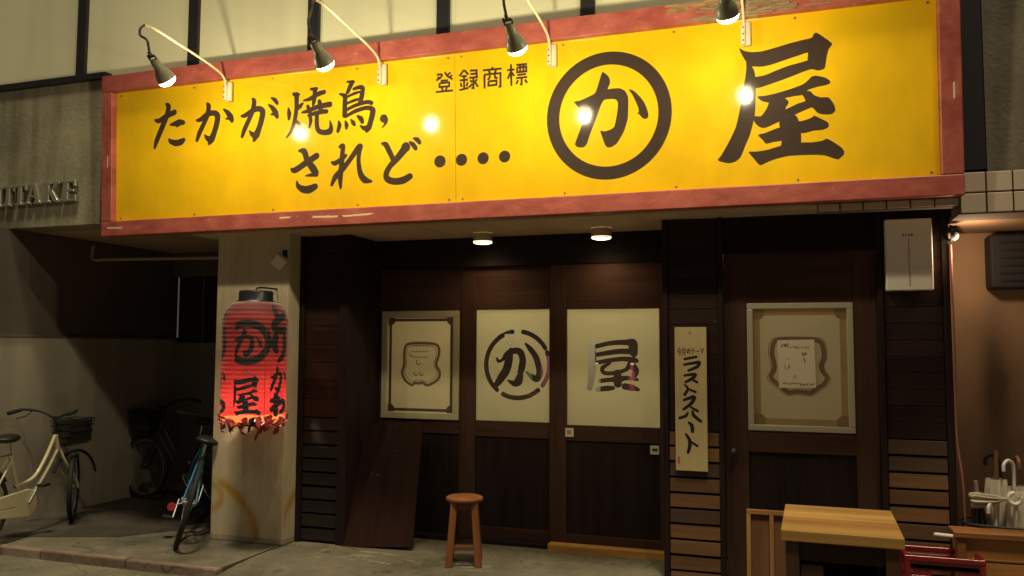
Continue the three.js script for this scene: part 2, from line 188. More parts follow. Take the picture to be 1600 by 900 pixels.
  doorka: [[[17.7,50.1,1.5],[19,47.7,2.2],[22.4,48.9,2.1],[26.6,53.7,4.1],[32.5,56.2,4.4],[37.5,55,4.9],[39.6,49.1,4.8],[38.8,42.7,5.1],[37.7,38.9,4.5]],[[37.4,35.9,4.8],[35.9,31.8,6.1],[32.6,30,4.1],[27.1,32.4,1]],[[26.5,64.5,2],[29.9,61.3,2.6]],[[29.5,56.9,3.3],[27.9,49,5.9],[25.8,41,6.1],[21.6,34.6,5.9],[17.8,29.3,4.1]],[[42.1,61.8,1.6],[45.8,57.8,3.7],[50,52.3,4.2],[52.5,46,4.6],[53.8,39,4.9],[51.3,34.2,4.9],[46.7,36.1,3.4],[42.6,39.6,0.9]]],
  doorring: [[[19.9,66.9,3.5],[21.3,67.8,3.5],[22.8,68.6,3.5],[24.3,69.3,3.4],[25.9,70,3.5],[27.4,70.5,3.5],[29.1,71,3.5],[30.7,71.3,3.5]],[[40,71.3,3.5],[43.2,70.5,3.4],[46.3,69.3,3.4],[49.2,67.8,3.4],[51.9,65.9,3.4],[54.3,63.7,3.4],[56.5,61.2,3.3],[58.3,58.5,3.3]],[[59.9,55.2,3.3],[61.1,51.4,3.3],[61.7,47.6,3.4],[61.7,43.7,3.4],[61.2,39.8,3.3],[60.1,36,3.3],[58.4,32.4,3.3],[56.3,29.1,3.3]],[[52.5,25.1,3.4],[48.9,22.5,3.3],[44.9,20.5,3.3],[40.6,19.2,3.4],[36.1,18.6,3.4],[31.6,18.8,3.4],[27.2,19.7,3.4],[23,21.4,3.4]],[[17.9,24.7,3.4],[13.4,29.6,3.4],[10.2,35.5,3.5],[8.6,42.1,3.5],[8.7,48.8,3.5],[10.6,55.4,3.5],[14,61.2,3.5],[18.8,66,3.4]]],
  doorya: [[[18.5,64.7,3],[20,55.6,5.1],[20,43.6,5.2],[19.3,34.5,4.2],[18.1,28.8,3.6]],[[23.4,60.8,2.8],[32,62.9,2.8],[39.4,63.8,3],[46.6,63.9,3.4],[51.7,63.3,5.4],[52,58.2,5.9],[52.7,55.2,4.1]],[[24,54.4,2.7],[32,55.7,3],[41.1,57,3.3],[49.6,57,3.6]],[[24.6,48.4,2.5],[33.2,50,2.8],[44.1,51.3,2.8],[52.6,50.5,3.5],[55.1,49.6,1.9]],[[33.8,47.9,1.8],[28.3,44.3,2.8],[28.9,41,2.7],[33.2,40.1,2.5],[40.5,41.1,2.6],[46.5,43.3,2.4],[49.5,46.9,3.6]],[[50.1,47.5,4.2],[53.7,42.8,4.4],[52.8,38.9,3.6]],[[26.4,34.3,2.6],[35,35.4,2.8],[39.8,35.5,4.2],[47.1,36.8,2.7],[55,35.7,1.9]],[[39.9,40.2,4.7],[40.1,32.5,5.1]],[[24.2,27.7,3.1],[31.9,28.7,3.4],[36.5,29,2.4]],[[45.5,30.4,4],[51.2,29.5,3.9],[56,28.1,1.7]]],
  name: [[[6.7,75.1,1.5],[14.4,76.6,1.6]],[[6.4,71.3,1.5],[12.7,72.5,1.7],[16.3,72.9,1.9],[14.9,70,2],[9.2,67.3,1.5]],[[6.6,64,1.5],[13.4,64.8,1.9],[11.9,62.2,2.1],[7.1,59.5,1.5]],[[10.3,61.9,1.2],[14.7,59.6,1.6]],[[6.5,57.8,1],[8.6,55,1.6],[6.5,51.1,1.8]],[[8.8,54.9,1.2],[13.6,53,1.5]],[[5.9,47.4,1.4],[12.4,49.4,2.4],[10.7,45.2,2],[5.6,41.1,1.5]],[[10.6,42.6,1.3],[14.9,40.2,1.6]],[[8.5,39.1,0.9],[7.1,36.8,1.8],[2.9,35.1,1.6]],[[11.6,40.1,1.2],[12.4,37.2,2],[16.9,33.4,1.7]],[[9.1,32.3,1.4],[11,30.3,2.2],[11.4,26.5,2]],[[7,24.5,1.2],[9.4,20.6,2.1],[9.5,16.6,2.1],[8.3,12.3,1.6]],[[10.4,19.5,1.2],[14.4,16.9,1.5]]]
};
// ---------------------------------------------------------------- lettering: traced strokes, in centimetres on the thing they are printed on
function spline(p) {           // dense points through a brush stroke [x, y, width]
  const out = [], n = p.length;
  for (let i = 0; i < n - 1; i++) {
    const a = p[Math.max(0, i - 1)], b = p[i], c = p[i + 1], d = p[Math.min(n - 1, i + 2)], L = Math.hypot(c[0] - b[0], c[1] - b[1]), k = Math.max(3, Math.ceil(L / 0.25));
    for (let j = 0; j <= k; j++) {
      const t = j / k, t2 = t * t, t3 = t2 * t, f = (q) => 0.5 * (2 * b[q] + (c[q] - a[q]) * t + (2 * a[q] - 5 * b[q] + 4 * c[q] - d[q]) * t2 + (3 * b[q] - a[q] - 3 * c[q] + d[q]) * t3);
      out.push([f(0), f(1), Math.max(0.1, b[2] + (c[2] - b[2]) * t)]);
    }
  }
  return out;
}
function paint(ctx, strokes, X, Y, s, bold = 1) { for (const st of strokes) for (const [x, y, w] of spline(st)) { ctx.beginPath(); ctx.arc(X(x), Y(y), bold * w * s / 2, 0, 7); ctx.fill(); } }
function fillShapes(ctx, shapes, X, Y) {
  for (const p of shapes) {
    ctx.beginPath(); const n = p.length, at = (i) => p[(i + n) % n];
    ctx.moveTo(X(p[0][0]), Y(p[0][1]));
    for (let i = 0; i < n; i++) {            // gently rounded outline
      const a = at(i - 1), b = at(i), c = at(i + 1), d = at(i + 2), k = 0.12;
      ctx.bezierCurveTo(X(b[0] + (c[0] - a[0]) * k), Y(b[1] + (c[1] - a[1]) * k), X(c[0] - (d[0] - b[0]) * k), Y(c[1] - (d[1] - b[1]) * k), X(c[0]), Y(c[1]));
    }
    ctx.closePath(); ctx.fill();
  }
}
function gothic(ctx, strokes, X, Y, lw) { ctx.lineWidth = lw; ctx.lineJoin = 'miter'; for (const s of strokes) { ctx.beginPath(); s.forEach((p, i) => (i ? ctx.lineTo(X(p[0]), Y(p[1])) : ctx.moveTo(X(p[0]), Y(p[1])))); ctx.stroke(); } }
function canvasTex(c, srgb = true) { const t = new THREE.CanvasTexture(c); if (srgb) t.colorSpace = THREE.SRGBColorSpace; t.anisotropy = 8; return t; }
function newCanvas(w, h, fill) { const c = document.createElement('canvas'); c.width = w; c.height = h; const x = c.getContext('2d'); if (fill) { x.fillStyle = fill; x.fillRect(0, 0, w, h); } return [c, x]; }

// ---------------------------------------------------------------- the setting
struct('ground', metric(new THREE.PlaneGeometry(80, 60, 1, 1).rotateX(-Math.PI / 2).translate(0, -0.06, 22)), M.ground);
{ // raised floor in front of the shop: a kerbed slab before the bicycle bay, a worn ramp before the doors
  const g = new THREE.PlaneGeometry(11, 5.2, 110, 52).rotateX(-Math.PI / 2).translate(1.7, 0, -0.6), p = g.attributes.position;
  const [c, cx] = newCanvas(2048, 968, '#fff'), im = cx.getImageData(0, 0, 2048, 968), marks = [];
  for (let i = 0; i < 26; i++) marks.push([-2.85 + rr(-0.55, 0.75), 0.72 + rr(-0.12, 0.16), rr(0.05, 0.22), rr(0.008, 0.02), rr(-0.25, 0.25)]);
  for (let j = 0; j < 968; j++) for (let i = 0; i < 2048; i++) {
    const u = i / 2048, v = j / 968, X = -3.8 + u * 11, Z = -3.2 + v * 5.2, n = fbm(u, v, 20, 10, 6, 501), f = fbm(u, v, 420, 200, 2, 511), k = fbm(u, v, 60, 28, 4, 517);
    let l = 0.56 + 0.5 * (n - 0.5) + 0.2 * (f - 0.5) + 0.34 * (k - 0.5), w = 0;
    if (Z > 0.3) for (const [mx, mz, a, b, t] of marks) { const x = X - mx, z = Z - mz - t * x, q = (x / a) ** 2 + (z / b) ** 2; if (q < 1 && k + f * 0.5 > 0.68) w = Math.max(w, 1 - q); }
    if (k > 0.68) l -= 0.5 * (k - 0.68) * 4;                                   // old oil spots
    const crack = Math.abs(fbm(u, v, 26, 12, 4, 523) - 0.5); if (crack < 0.006) l *= 0.6;
    l = Math.max(0.08, Math.min(1, l + 0.5 * w));
    im.data.set([255 * l, 255 * l * 0.97, 255 * l * (0.86 + 0.14 * n), 255], (j * 2048 + i) * 4);
  }
  cx.putImageData(im, 0, 0); const pm = canvasTex(c, false);
  for (let i = 0; i < p.count; i++) {
    const x = p.getX(i), z = p.getZ(i), e = Math.min(1, Math.max(0, (z - 1.05) / 0.75));
    p.setY(i, -0.062 * e * e * (3 - 2 * e) + 0.004 * (fbm((x + 20) / 40, (z + 20) / 40, 60, 60, 3, 7) - 0.5));
  }
  g.computeVertexNormals(); struct('pavement', g, mat([0.25, 0.225, 0.16], 0.82, { map: pm, bumpMap: pm, bumpScale: 0.004 }));
  struct('kerb', [span(-9, -3.82, -0.2, 0.002, -3, 1.36, { g: 'x' })], M.kerbTop);
  { const s = new THREE.Shape(); [[-6.46, -0.9], [-4.46, -0.9], [-4.46, 0.1], [-5.2, -0.86], [-6.46, -1.32]].forEach(([x, y], i) => (i ? s.lineTo(x, y + (i > 1 ? 0 : 2)) : s.moveTo(x, y + 2))); struct('bay_floor', metric(new THREE.ExtrudeGeometry(s, { depth: 0.006, bevelEnabled: false }).rotateX(-Math.PI / 2).translate(0, 0.001, 0)), M.bayFloorShade); }  // dark sheet laid on the floor, its outline drawn as the bay's shade
  const k = thing('kerb_stone', 'low pinkish stone edging along the floor in front of the bicycles', 'kerb');
  for (let i = 0; i < 6; i++) part('stone', span(-8.6 + i * 0.8, -7.81 + i * 0.8, -0.12, 0.006 + rr(-0.003, 0.003), 1.362, 1.43 + rr(-0.004, 0.004), { r: 0.012, off: i }), M.kerb, k);
}
struct('ceiling', [span(-4.6, 3, 2.44, 2.6, -3.4, 0.84)], M.soffit);
struct('ceiling', [span(-9, -4.6, 2.565, 2.6, -3.4, 0.84)], M.soffit);

{ // wall of pale panels above the sign
  const w = thing('upper_wall', 'wall of pale greenish panels between dark uprights above the yellow sign', 'wall');
  const mx = [-8.17, -6.97, -5.768, -4.599, -3.471, -2.385, -1.304, -0.22, 0.88];
  for (let i = 0; i < mx.length - 1; i++) part('panel', span(mx[i] + 0.045, mx[i + 1] - 0.045, 3.8, 7.2, 0.78, 0.88, { off: i * 0.9 }), M.upper, w);
  for (const x of mx) part('mullion', span(x - 0.05, x + 0.05, 3.6, 7.2, 0.78, 0.91, { r: 0.006 }), M.mullion, w);
  part('sill', span(-9, -5.44, 3.788, 3.845, 0.66, 0.96, { r: 0.006 }), M.mullion, w);
  part('sill', span(-5.44, 0.95, 3.62, 3.8, 0.78, 0.915, { r: 0.006 }), M.mullion, w);
  part('backing', span(-9, 3, 2.6, 7.2, 0.5, 0.655), M.concreteDark, w);
}
const fontSerif = await new FontLoader().loadAsync('fonts/droid/droid_serif_bold.typeface.json');
{ // weathered fascia with raised letters, left of the sign
  const f = thing('concrete_fascia', 'weathered grey concrete fascia carrying raised metal letters left of the yellow sign', 'fascia');
  part('fascia_body', span(-9, -5.47, 2.56, 3.785, 0.66, 0.93), M.concrete, f);
  let i = 0;
  for (const [ch, x0, w] of [['H', -6.69, 0.17], ['I', -6.5, 0.085], ['T', -6.405, 0.16], ['A', -6.265, 0.19], ['K', -6.065, 0.19], ['E', -5.86, 0.165]]) {
    const g = new TextGeometry(ch, { font: fontSerif, size: 0.175, depth: 0.03, curveSegments: 4, bevelEnabled: true, bevelThickness: 0.005, bevelSize: 0.004, bevelSegments: 1 });
    g.computeBoundingBox(); const b = g.boundingBox; g.translate(-b.min.x, -b.min.y, 0).scale(w / (b.max.x - b.min.x), 1, 1).translate(x0 + 0.005, 2.745 + 0.0022 * i++, 0.936);
    part('letter', g, M.letter, f);
  }
  part('joint_cover', span(-5.468, -5.37, 2.56, 3.785, 0.66, 0.88), M.mullion, f);  // black strip put in for the shade of the gap beside the sign
}
{ // right end: dark pier, concrete, tile band
  const r = thing('dark_pier', 'dark painted upright pier at the right end of the yellow sign', 'pier'); part('pier_face', span(0.955, 1.085, 2.6, 7.2, 0.66, 0.9, { r: 0.004 }), M.mullion, r);
  const c = thing('concrete_wall', 'grey concrete wall above the tile band in the upper right corner', 'wall'); part('wall_face', span(1.088, 3, 2.585, 7.2, 0.66, 0.9), mat([0.27, 0.23, 0.17], 0.9, { map: concreteMap, bumpMap: roughBump, bumpScale: 0.004 }), c);
  const t = thing('tile_band', 'band of pale glazed tiles along the ceiling edge right of the yellow sign', 'tiles');
  part('backing', [span(0.15, 0.93, 2.385, 2.438, 0.845, 0.92), span(0.93, 3, 2.335, 2.582, 0.67, 0.92)], M.grout, t);
  const put = (x0, x1, y0, y1, s) => { const o = new THREE.Mesh(box(x1 - x0 - 0.008, y1 - y0 - 0.008, 0.022, 0, 0, 0, { r: 0.004, off: rnd() * 3 }), M.tile[Math.floor(rnd() * 3)]); o.name = 'tile'; o.castShadow = o.receiveShadow = true; o.position.set((x0 + x1) / 2, (y0 + y1) / 2, 0.925 + rr(-0.002, 0.002)); o.rotation.z = s; t.add(o); };
  for (let i = 0; i < 6; i++) put(0.15 + i * 0.13, 0.15 + (i + 1) * 0.13, 2.385, 2.438, 0);
  for (let i = 0; i < 15; i++) { const x = 0.935 + i * 0.137; put(x, x + 0.137, 2.46, 2.582, 0); put(x + (i ? 0 : 0), x + 0.137, 2.338, 2.458, 0); }
}
{ // brown rendered wall beyond the right post
  const b = thing('brown_wall', 'stained orange brown rendered wall at the right edge behind the umbrellas', 'wall');
  const [c, x] = newCanvas(512, 512, '#fff'); const img = x.getImageData(0, 0, 512, 512);
  for (let j = 0; j < 512; j++) for (let i = 0; i < 512; i++) {
    const u = i / 512, v = j / 512; let l = 0.72 + 0.5 * (fbm(u, v, 5, 5, 5, 161) - 0.5) + 0.2 * (fbm(u, v, 12, 3, 3, 163) - 0.5);
    const s = Math.exp(-(((u - 0.155) / 0.04) ** 2)) * Math.exp(-(((v - 0.47) / 0.2) ** 2)) * (0.5 + fbm(u, v, 8, 8, 3, 165)); l *= 1 - 0.7 * Math.min(1, s);
    img.data.set([255 * l, 255 * l * 0.98, 255 * l * 0.95, 255], (j * 512 + i) * 4);
  }
  x.putImageData(img, 0, 0);
  const t = canvasTex(c, false); t.repeat.set(1 / 2.4, 1 / 2.4); t.offset.set(-0.9 / 2.4, 0);
  part('wall_face', span(0.935, 3.2, -0.1, 2.335, -0.2, 0.0), mat([0.62, 0.39, 0.225], 0.85, { map: t }), b);
  part('soffit', span(0.94, 3, 2.335, 2.37, -0.2, 0.66), M.brownWall, b);
}
{ // bicycle bay on the left
  const s = thing('side_wall', 'painted side wall of the bicycle bay with a dark upper half', 'wall');
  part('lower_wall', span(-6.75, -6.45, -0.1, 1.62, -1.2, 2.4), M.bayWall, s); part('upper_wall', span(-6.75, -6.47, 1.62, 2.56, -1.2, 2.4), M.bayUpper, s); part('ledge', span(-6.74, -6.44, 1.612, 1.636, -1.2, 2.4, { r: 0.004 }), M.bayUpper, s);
  const b = thing('bay_back_wall', 'unlit back wall of the bicycle bay with a black opening above', 'wall');
  part('lower_wall', span(-6.45, -4.0, -0.1, 1.58, -1.3, -1.1), M.bayBackShade, b);  // side wall paint in a darker tone, bay shade put into the colour
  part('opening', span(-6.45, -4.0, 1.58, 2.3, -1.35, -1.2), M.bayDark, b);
  for (const x of [-6.1, -5.4, -4.7]) part('bar', span(x - 0.012, x + 0.012, 1.58, 2.3, -1.19, -1.165), M.steel, b);
  part('lintel', span(-6.45, -4.0, 2.3, 2.6, -1.35, -1.1), M.bayUpper, b);
  const p = thing('ceiling_duct', 'thin pale conduit along the ceiling beam above the bicycle bay', 'pipe');
  part('conduit', [tube([[-6.1, 2.46, 0.36], [-6.09, 2.35, 0.38], [-6.04, 2.325, 0.4], [-5.9, 2.325, 0.4]], 0.014, 12), rod([-5.9, 2.325, 0.4], [-4.45, 2.3, 0.4], 0.014)], mat([0.3, 0.24, 0.19], 0.7), p);
}
{ // pillar
  const p = thing('pillar', 'yellowish plastered pillar behind the red paper lantern, stained at its foot', 'pillar');
  const [c, x] = newCanvas(512, 1024, '#fff'); const img = x.getImageData(0, 0, 512, 1024);
  const arc = (u, v, cx, cy, r, w) => Math.exp(-(((Math.hypot((u - cx) * 0.68, (v - cy) * 2.45) - r) / w) ** 2));
  for (let j = 0; j < 1024; j++) for (let i = 0; i < 512; i++) {
    const u = i / 512, v = 1 - j / 1024, n = fbm(u, v, 8, 16, 4, 171);
    let l = 0.8 + 0.35 * (fbm(u, v, 3, 8, 5, 173) - 0.5) + 0.12 * (fbm(u, v, 60, 120, 2, 175) - 0.5) + 0.14 * (fbm(u, v, 20, 4, 3, 177) - 0.5), st = 0;
    if (v < 0.24 && v > 0.012) st = Math.max(arc(u, v, -0.12, -0.02, 0.53, 0.034 + 0.014 * n) * (u > 0.12 ? 1 : 0.5), 0.8 * arc(u, v, 0.02, 0.14, 0.09, 0.035) * (v < 0.2 ? 1 : 0));
    st *= 0.75 + 0.7 * n; if (v < 0.02) l *= 0.7;
    img.data.set([255 * l * (1 - 0.14 * Math.min(1, st)), 255 * l * (1 - 0.4 * Math.min(1, st)), 255 * l * (1 - 0.8 * Math.min(1, st)), 255], (j * 512 + i) * 4);
  }
  x.putImageData(img, 0, 0);
  const t = canvasTex(c, false); t.wrapS = t.wrapT = THREE.RepeatWrapping; t.repeat.set(1 / 0.68, 1 / 2.45); t.offset.set(4.47 / 0.68, 0);
  part('shaft', span(-4.47, -3.79, 0, 2.565, -0.1, 0.68, { r: 0.012 }), mat([0.76, 0.64, 0.43], 0.8, { map: t, bumpMap: roughBump, bumpScale: 0.0012 }), p);
  part('switch_plate', box(0.008, 0.11, 0.07, -4.474, 1.63, 0.62, { r: 0.003 }), M.white, p);
  const s = thing('wall_sensor', 'small pale sensor box high on the pillar corner under the ceiling', 'sensor', [-3.84, 2.215, 0.69]);
  part('housing', box(0.1, 0.1, 0.07, 0, 0, 0.045, { r: 0.012, turn: [0.35, 0.3, 0.75] }), mat([0.8, 0.68, 0.55], 0.6), s); part('bracket', box(0.03, 0.09, 0.03, 0.02, 0.05, 0, { r: 0.004 }), M.black, s);
}
// ---------------------------------------------------------------- the big yellow sign
{
  const sign = thing('signboard', 'long yellow signboard with large black brush characters in a worn red wooden frame', 'sign', [0, 2.435, 1.0]);
  sign.rotation.x = THREE.MathUtils.degToRad(2.5);                      // leans out a little at its top
  // local: x as in the world, y up the face, z out of the face
  const U0 = -5.23, W = 6.057, V0 = 0.12, H = 1.055, split = 3.0;      // inner face, and where its two sheets meet (metres from its left edge)
  const S = 325, hgt = Math.round(H * S);
  const draw = (from, to) => {
    const [c, x] = newCanvas(Math.round((to - from) * S * 2), hgt * 2, '#ffcb04'), s = S * 2, X = (a) => (a / 100 - from) * s, Y = (b) => (H - b / 100) * s, cm = s / 100;
    x.fillStyle = '#43342a'; x.strokeStyle = '#43342a';  // black lettering lifted to brown, a veil of glare put into its colour
    for (const k of ['ta', 'ka', 'ga', 'yaki', 'tori', 'sa', 're', 'do', 'dots']) paint(x, GLYPHS[k], X, Y, cm, 1.2);
    for (const k of ['tou', 'roku', 'shou', 'hyou']) gothic(x, GLYPHS[k], X, Y, 1.5 * cm);
    fillShapes(x, GLYPHS.bigka, X, Y); fillShapes(x, GLYPHS.bigya, X, Y);
    x.lineWidth = 8.7 * cm; x.beginPath(); x.ellipse(X(409), Y(52.4), 37.6 * cm, 38.2 * cm, 0, 0, 7); x.stroke();
    // fine dust and faint streaks on the sheet
    const im = x.getImageData(0, 0, c.width, c.height), d = im.data;
    for (let j = 0; j < c.height; j++) for (let i = 0; i < c.width; i++) {
      const u = (i / s + from) / W, v = j / c.height, n = 0.94 + 0.11 * (fbm(u, v, 18, 4, 4, 181) - 0.5) + 0.07 * (fbm(u, v, 60, 5, 3, 183) - 0.5), o = (j * c.width + i) * 4;
      d[o] *= n; d[o + 1] *= n; d[o + 2] *= n;
    }
    x.putImageData(im, 0, 0);
    return canvasTex(c);
  };
  const sheet = (from, to) => {
    const g = new THREE.BoxGeometry(to - from - 0.003, H + 0.02, 0.006); const p = g.attributes.position, uv = g.attributes.uv;
    for (let i = 0; i < p.count; i++) uv.setXY(i, (p.getX(i) + (to - from) / 2) / (to - from), (p.getY(i) + H / 2) / H);
    g.translate(U0 + (from + to) / 2, V0 + H / 2, -0.015);
    part('face_sheet', g, phys([1, 1, 1], 0.6, { map: draw(from, to), specularIntensity: 0.25, clearcoat: 1, clearcoatRoughness: 0.085 }), sign);
  };
  sheet(0, split); sheet(split, W);
  // red frame: four rails, worn paint
  const paintMap = (w, h, rot, seedN, wear) => {
    const [c, x] = newCanvas(w, h, '#a8483c'); const im = x.getImageData(0, 0, w, h);
    for (let j = 0; j < h; j++) for (let i = 0; i < w; i++) {
      const u = i / w, v = j / h, n = fbm(u, v, Math.round(w / 40), Math.max(2, Math.round(h / 40)), 4, seedN), f = fbm(u, v, Math.round(w / 8), Math.max(2, Math.round(h / 8)), 2, seedN + 5);
      let r = 168 + 50 * (n - 0.5) + 16 * (f - 0.5), g = 86 + 42 * (n - 0.5) + 12 * (f - 0.5), b = 74 + 36 * (n - 0.5) + 10 * (f - 0.5);
      const p = wear(u, v, n, f);
      if (p > 0.5) { const q = 0.75 + 0.5 * fbm(u, v, Math.round(w / 14), Math.max(3, Math.round(h / 5)), 3, seedN + 9); r = 150 * q; g = 118 * q; b = 80 * q; }
      if (p < -0.5) { r = 224; g = 196; b = 160; }
      im.data.set([r, g, b, 255], (j * w + i) * 4);
    }
    x.putImageData(im, 0, 0); const t = canvasTex(c); return t;
  };
  const rail = (x0, x1, y0, y1, map, bump) => {
    const g = new RoundedBoxGeometry(x1 - x0, y1 - y0, 0.1, 1, 0.008), p = g.attributes.position, uv = g.attributes.uv;
    for (let i = 0; i < p.count; i++) uv.setXY(i, p.getX(i) / (x1 - x0) + 0.5, p.getY(i) / (y1 - y0) + 0.5);
    return part('frame_rail', g.translate((x0 + x1) / 2, (y0 + y1) / 2, -0.01), phys([1, 1, 1], 0.42, { map, bumpMap: map, bumpScale: 0.002 }), sign);
  };
  const topMap = paintMap(2048, 64, 0, 201, (u, v, n, f) => {
    const d = Math.exp(-(((u - 0.81) / 0.055) ** 2)); const e = Math.exp(-(((u - 0.735) / 0.03) ** 2)) * (v < 0.45 ? 1 : 0.3);
    return d * (0.55 + n) + 0.8 * e * (0.4 + n) + (v < 0.12 ? 0.25 : 0) > 0.86 ? 1 : (f > 0.9 && n > 0.62 ? -1 : 0);
  });
  const botMap = paintMap(2048, 64, 0, 231, (u, v, n, f) => {
    const l = Math.abs(v - 0.42 - 0.05 * Math.sin(u * 40)) < 0.055 && ((u > 0.27 && u < 0.395 && n > 0.4) || (u > 0.01 && u < 0.035)) ? -1 : 0;
    return l || (f > 0.93 && n > 0.55 ? -1 : 0);
  });
  const sideMap = paintMap(64, 512, 1, 251, (u, v, n, f) => (Math.abs(u - 0.62) < 0.05 && v > 0.28 && v < 0.75 && n > 0.52 ? -1 : 0));
  rail(-5.335, 0.945, 1.176, 1.315, topMap); rail(-5.335, 0.945, -0.002, 0.12, botMap); rail(-5.335, -5.23, 0.1205, 1.1755, sideMap); rail(0.827, 0.945, 0.1205, 1.1755, sideMap);
  for (const [x0, x1] of [[-5.18, -2.28], [-2.18, 0.78]]) for (let i = 0; i < 5; i++) for (const y of [0.145, 1.15]) part('face_screw', new THREE.CylinderGeometry(0.007, 0.007, 0.004, 10).rotateX(Math.PI / 2).translate(x0 + (x1 - x0) * i / 4, y, -0.0115), M.steel, sign);
  { // splintered wood where the top rail has rotted
    const g = [];
    for (let i = 0; i < 46; i++) { const x = -0.24 + (rnd() + rnd() + rnd() - 1.5) * 0.42, l = rr(0.05, 0.2); g.push(box(l, rr(0.006, 0.016), rr(0.006, 0.016), x, rr(1.19, 1.3), 0.043, { off: i, turn: [rr(-0.4, 0.4), rr(-0.04, 0.04), rr(-0.16, 0.16)] })); }
    part('splintered_wood', g, wood([0.36, 0.26, 0.15], 0.85), sign, 'rotten bare wood splintering out of the top rail');
  }
  part('box_back', [span(-5.34, 0.925, 0.01, 1.3, -0.095, -0.062)], M.concreteDark, sign);
}
// ---------------------------------------------------------------- gooseneck lamps over the sign
const SPOT = 2.35;
const lampNames = ['leftmost gooseneck lamp reaching out above the left end of the yellow sign', 'second gooseneck lamp from the left in front of a dark upright', 'gooseneck lamp hanging above the small line of black characters', 'rightmost gooseneck lamp hanging by the rotten stretch of the red frame'];
[[-4.124, 0.12, 3.334], [-2.795, 0.02, 3.312], [-1.521, 0.025, 3.27], [-0.262, -0.045, 3.315]].forEach(([x, dx, hy], i) => {
  const L = thing('gooseneck_lamp', lampNames[i], 'lamp', [x, 3.5, 1.06], 0, 'gooseneck lamps along the top of the yellow sign');
  const head = V(dx, hy - 3.485, 0.79), dz = 0.03, dir = V(0.1 + dx * 0.3, -0.7, -0.68).normalize(), sock = head.clone().addScaledVector(dir, -0.187);
  part('mounting_plate', [box(0.055, 0.155, 0.022, 0.014, 0.01, 0.0, { r: 0.01 }), box(0.03, 0.13, 0.03, -0.004, 0.0, 0.02, { r: 0.012 })], M.lampArm, L);
  for (const y of [-0.04, 0.0, 0.04]) part('screw', new THREE.CylinderGeometry(0.006, 0.006, 0.006, 8).rotateX(Math.PI / 2).translate(-0.004, y, 0.037), M.steel, L);
  part('arm', tube([[0, 0.01, 0.03], [0, 0.09, 0.035], [0, 0.125, 0.075], [0, 0.155, 0.2], [-0.005, 0.2, 0.55], [-0.01, 0.225, 0.8], [-0.012, 0.216, 0.87]], 0.0088, 40), M.lampArm, L);
  part('neck', tube([[-0.012, 0.216, 0.87], [-0.014, 0.185, 0.9], [-0.014, 0.14, 0.905], [sock.x - 0.012, sock.y + 0.09, sock.z + 0.02], [sock.x - 0.002, sock.y + 0.02, sock.z + 0.01]], 0.0085, 24), M.lampDark, L);
  const q = new THREE.Quaternion().setFromUnitVectors(V(0, -1, 0), dir), put = (g) => g.scale(0.8, 0.78, 0.8).applyQuaternion(q).translate(head.x, head.y, head.z);
  part('knuckle', [put(box(0.022, 0.05, 0.03, 0, 0.245, 0, { r: 0.006 })), put(new THREE.CylinderGeometry(0.012, 0.012, 0.05, 10).rotateZ(Math.PI / 2).translate(0, 0.225, 0)), put(box(0.01, 0.04, 0.01, 0.03, 0.205, 0, {})), put(box(0.012, 0.05, 0.012, -0.028, 0.22, 0.004, {}))], M.lampDark, L);
  part('lamp_body', put(lathe([[0.001, 0.198], [0.03, 0.195], [0.037, 0.185], [0.039, 0.15], [0.038, 0.122], [0.043, 0.105], [0.058, 0.082], [0.07, 0.055], [0.0765, 0.025], [0.076, 0.0]])), M.lampGrey, L);
  part('lamp_face', put(lathe([[0.0755, 0.0], [0.0745, -0.01], [0.068, -0.024], [0.053, -0.037], [0.03, -0.046], [0.001, -0.049]])), mat([0.9, 0.85, 0.7], 0.5, { emissive: lin(1, 0.86, 0.58), emissiveIntensity: 13 }), L);
  const sp = new THREE.PointLight(lin(1.0, 0.87, 0.55), SPOT, 0, 2), at = head.clone().addScaledVector(dir, 0.075).add(L.position);
  sp.name = 'lamp_light'; sp.position.copy(at); sp.castShadow = true; sp.shadow.radius = 1.2;
  scene.add(sp);
});
// ---------------------------------------------------------------- downlights under the ceiling
[[-2.305, 'left downlight under the ceiling over the window with the circled character'], [-1.355, 'right downlight under the ceiling over the sliding door with the square character']].forEach(([x, label]) => {
  const d = thing('downlight', label, 'downlight', [x, 2.44, 0.26], 0, 'downlights under the ceiling before the doors');
  part('housing', new THREE.CylinderGeometry(0.077, 0.074, 0.075, 28, 1, true).translate(0, -0.038, 0), mat([0.5, 0.38, 0.24], 0.5, { side: THREE.DoubleSide }), d);
  part('diffuser_lamp', lathe([[0.075, -0.066], [0.07, -0.076], [0.05, -0.083], [0.001, -0.086]], 28), mat([0.9, 0.85, 0.7], 0.4, { emissive: lin(1, 0.86, 0.55), emissiveIntensity: 6 }), d);
  const s = new THREE.SpotLight(lin(1, 0.74, 0.38), 0.75, 0, 1.35, 0.8, 2); s.name = 'downlight_light'; s.position.set(x, 2.34, 0.26); s.target.position.set(x, 0, 0.2); s.castShadow = true; s.shadow.radius = 3; scene.add(s, s.target);
});
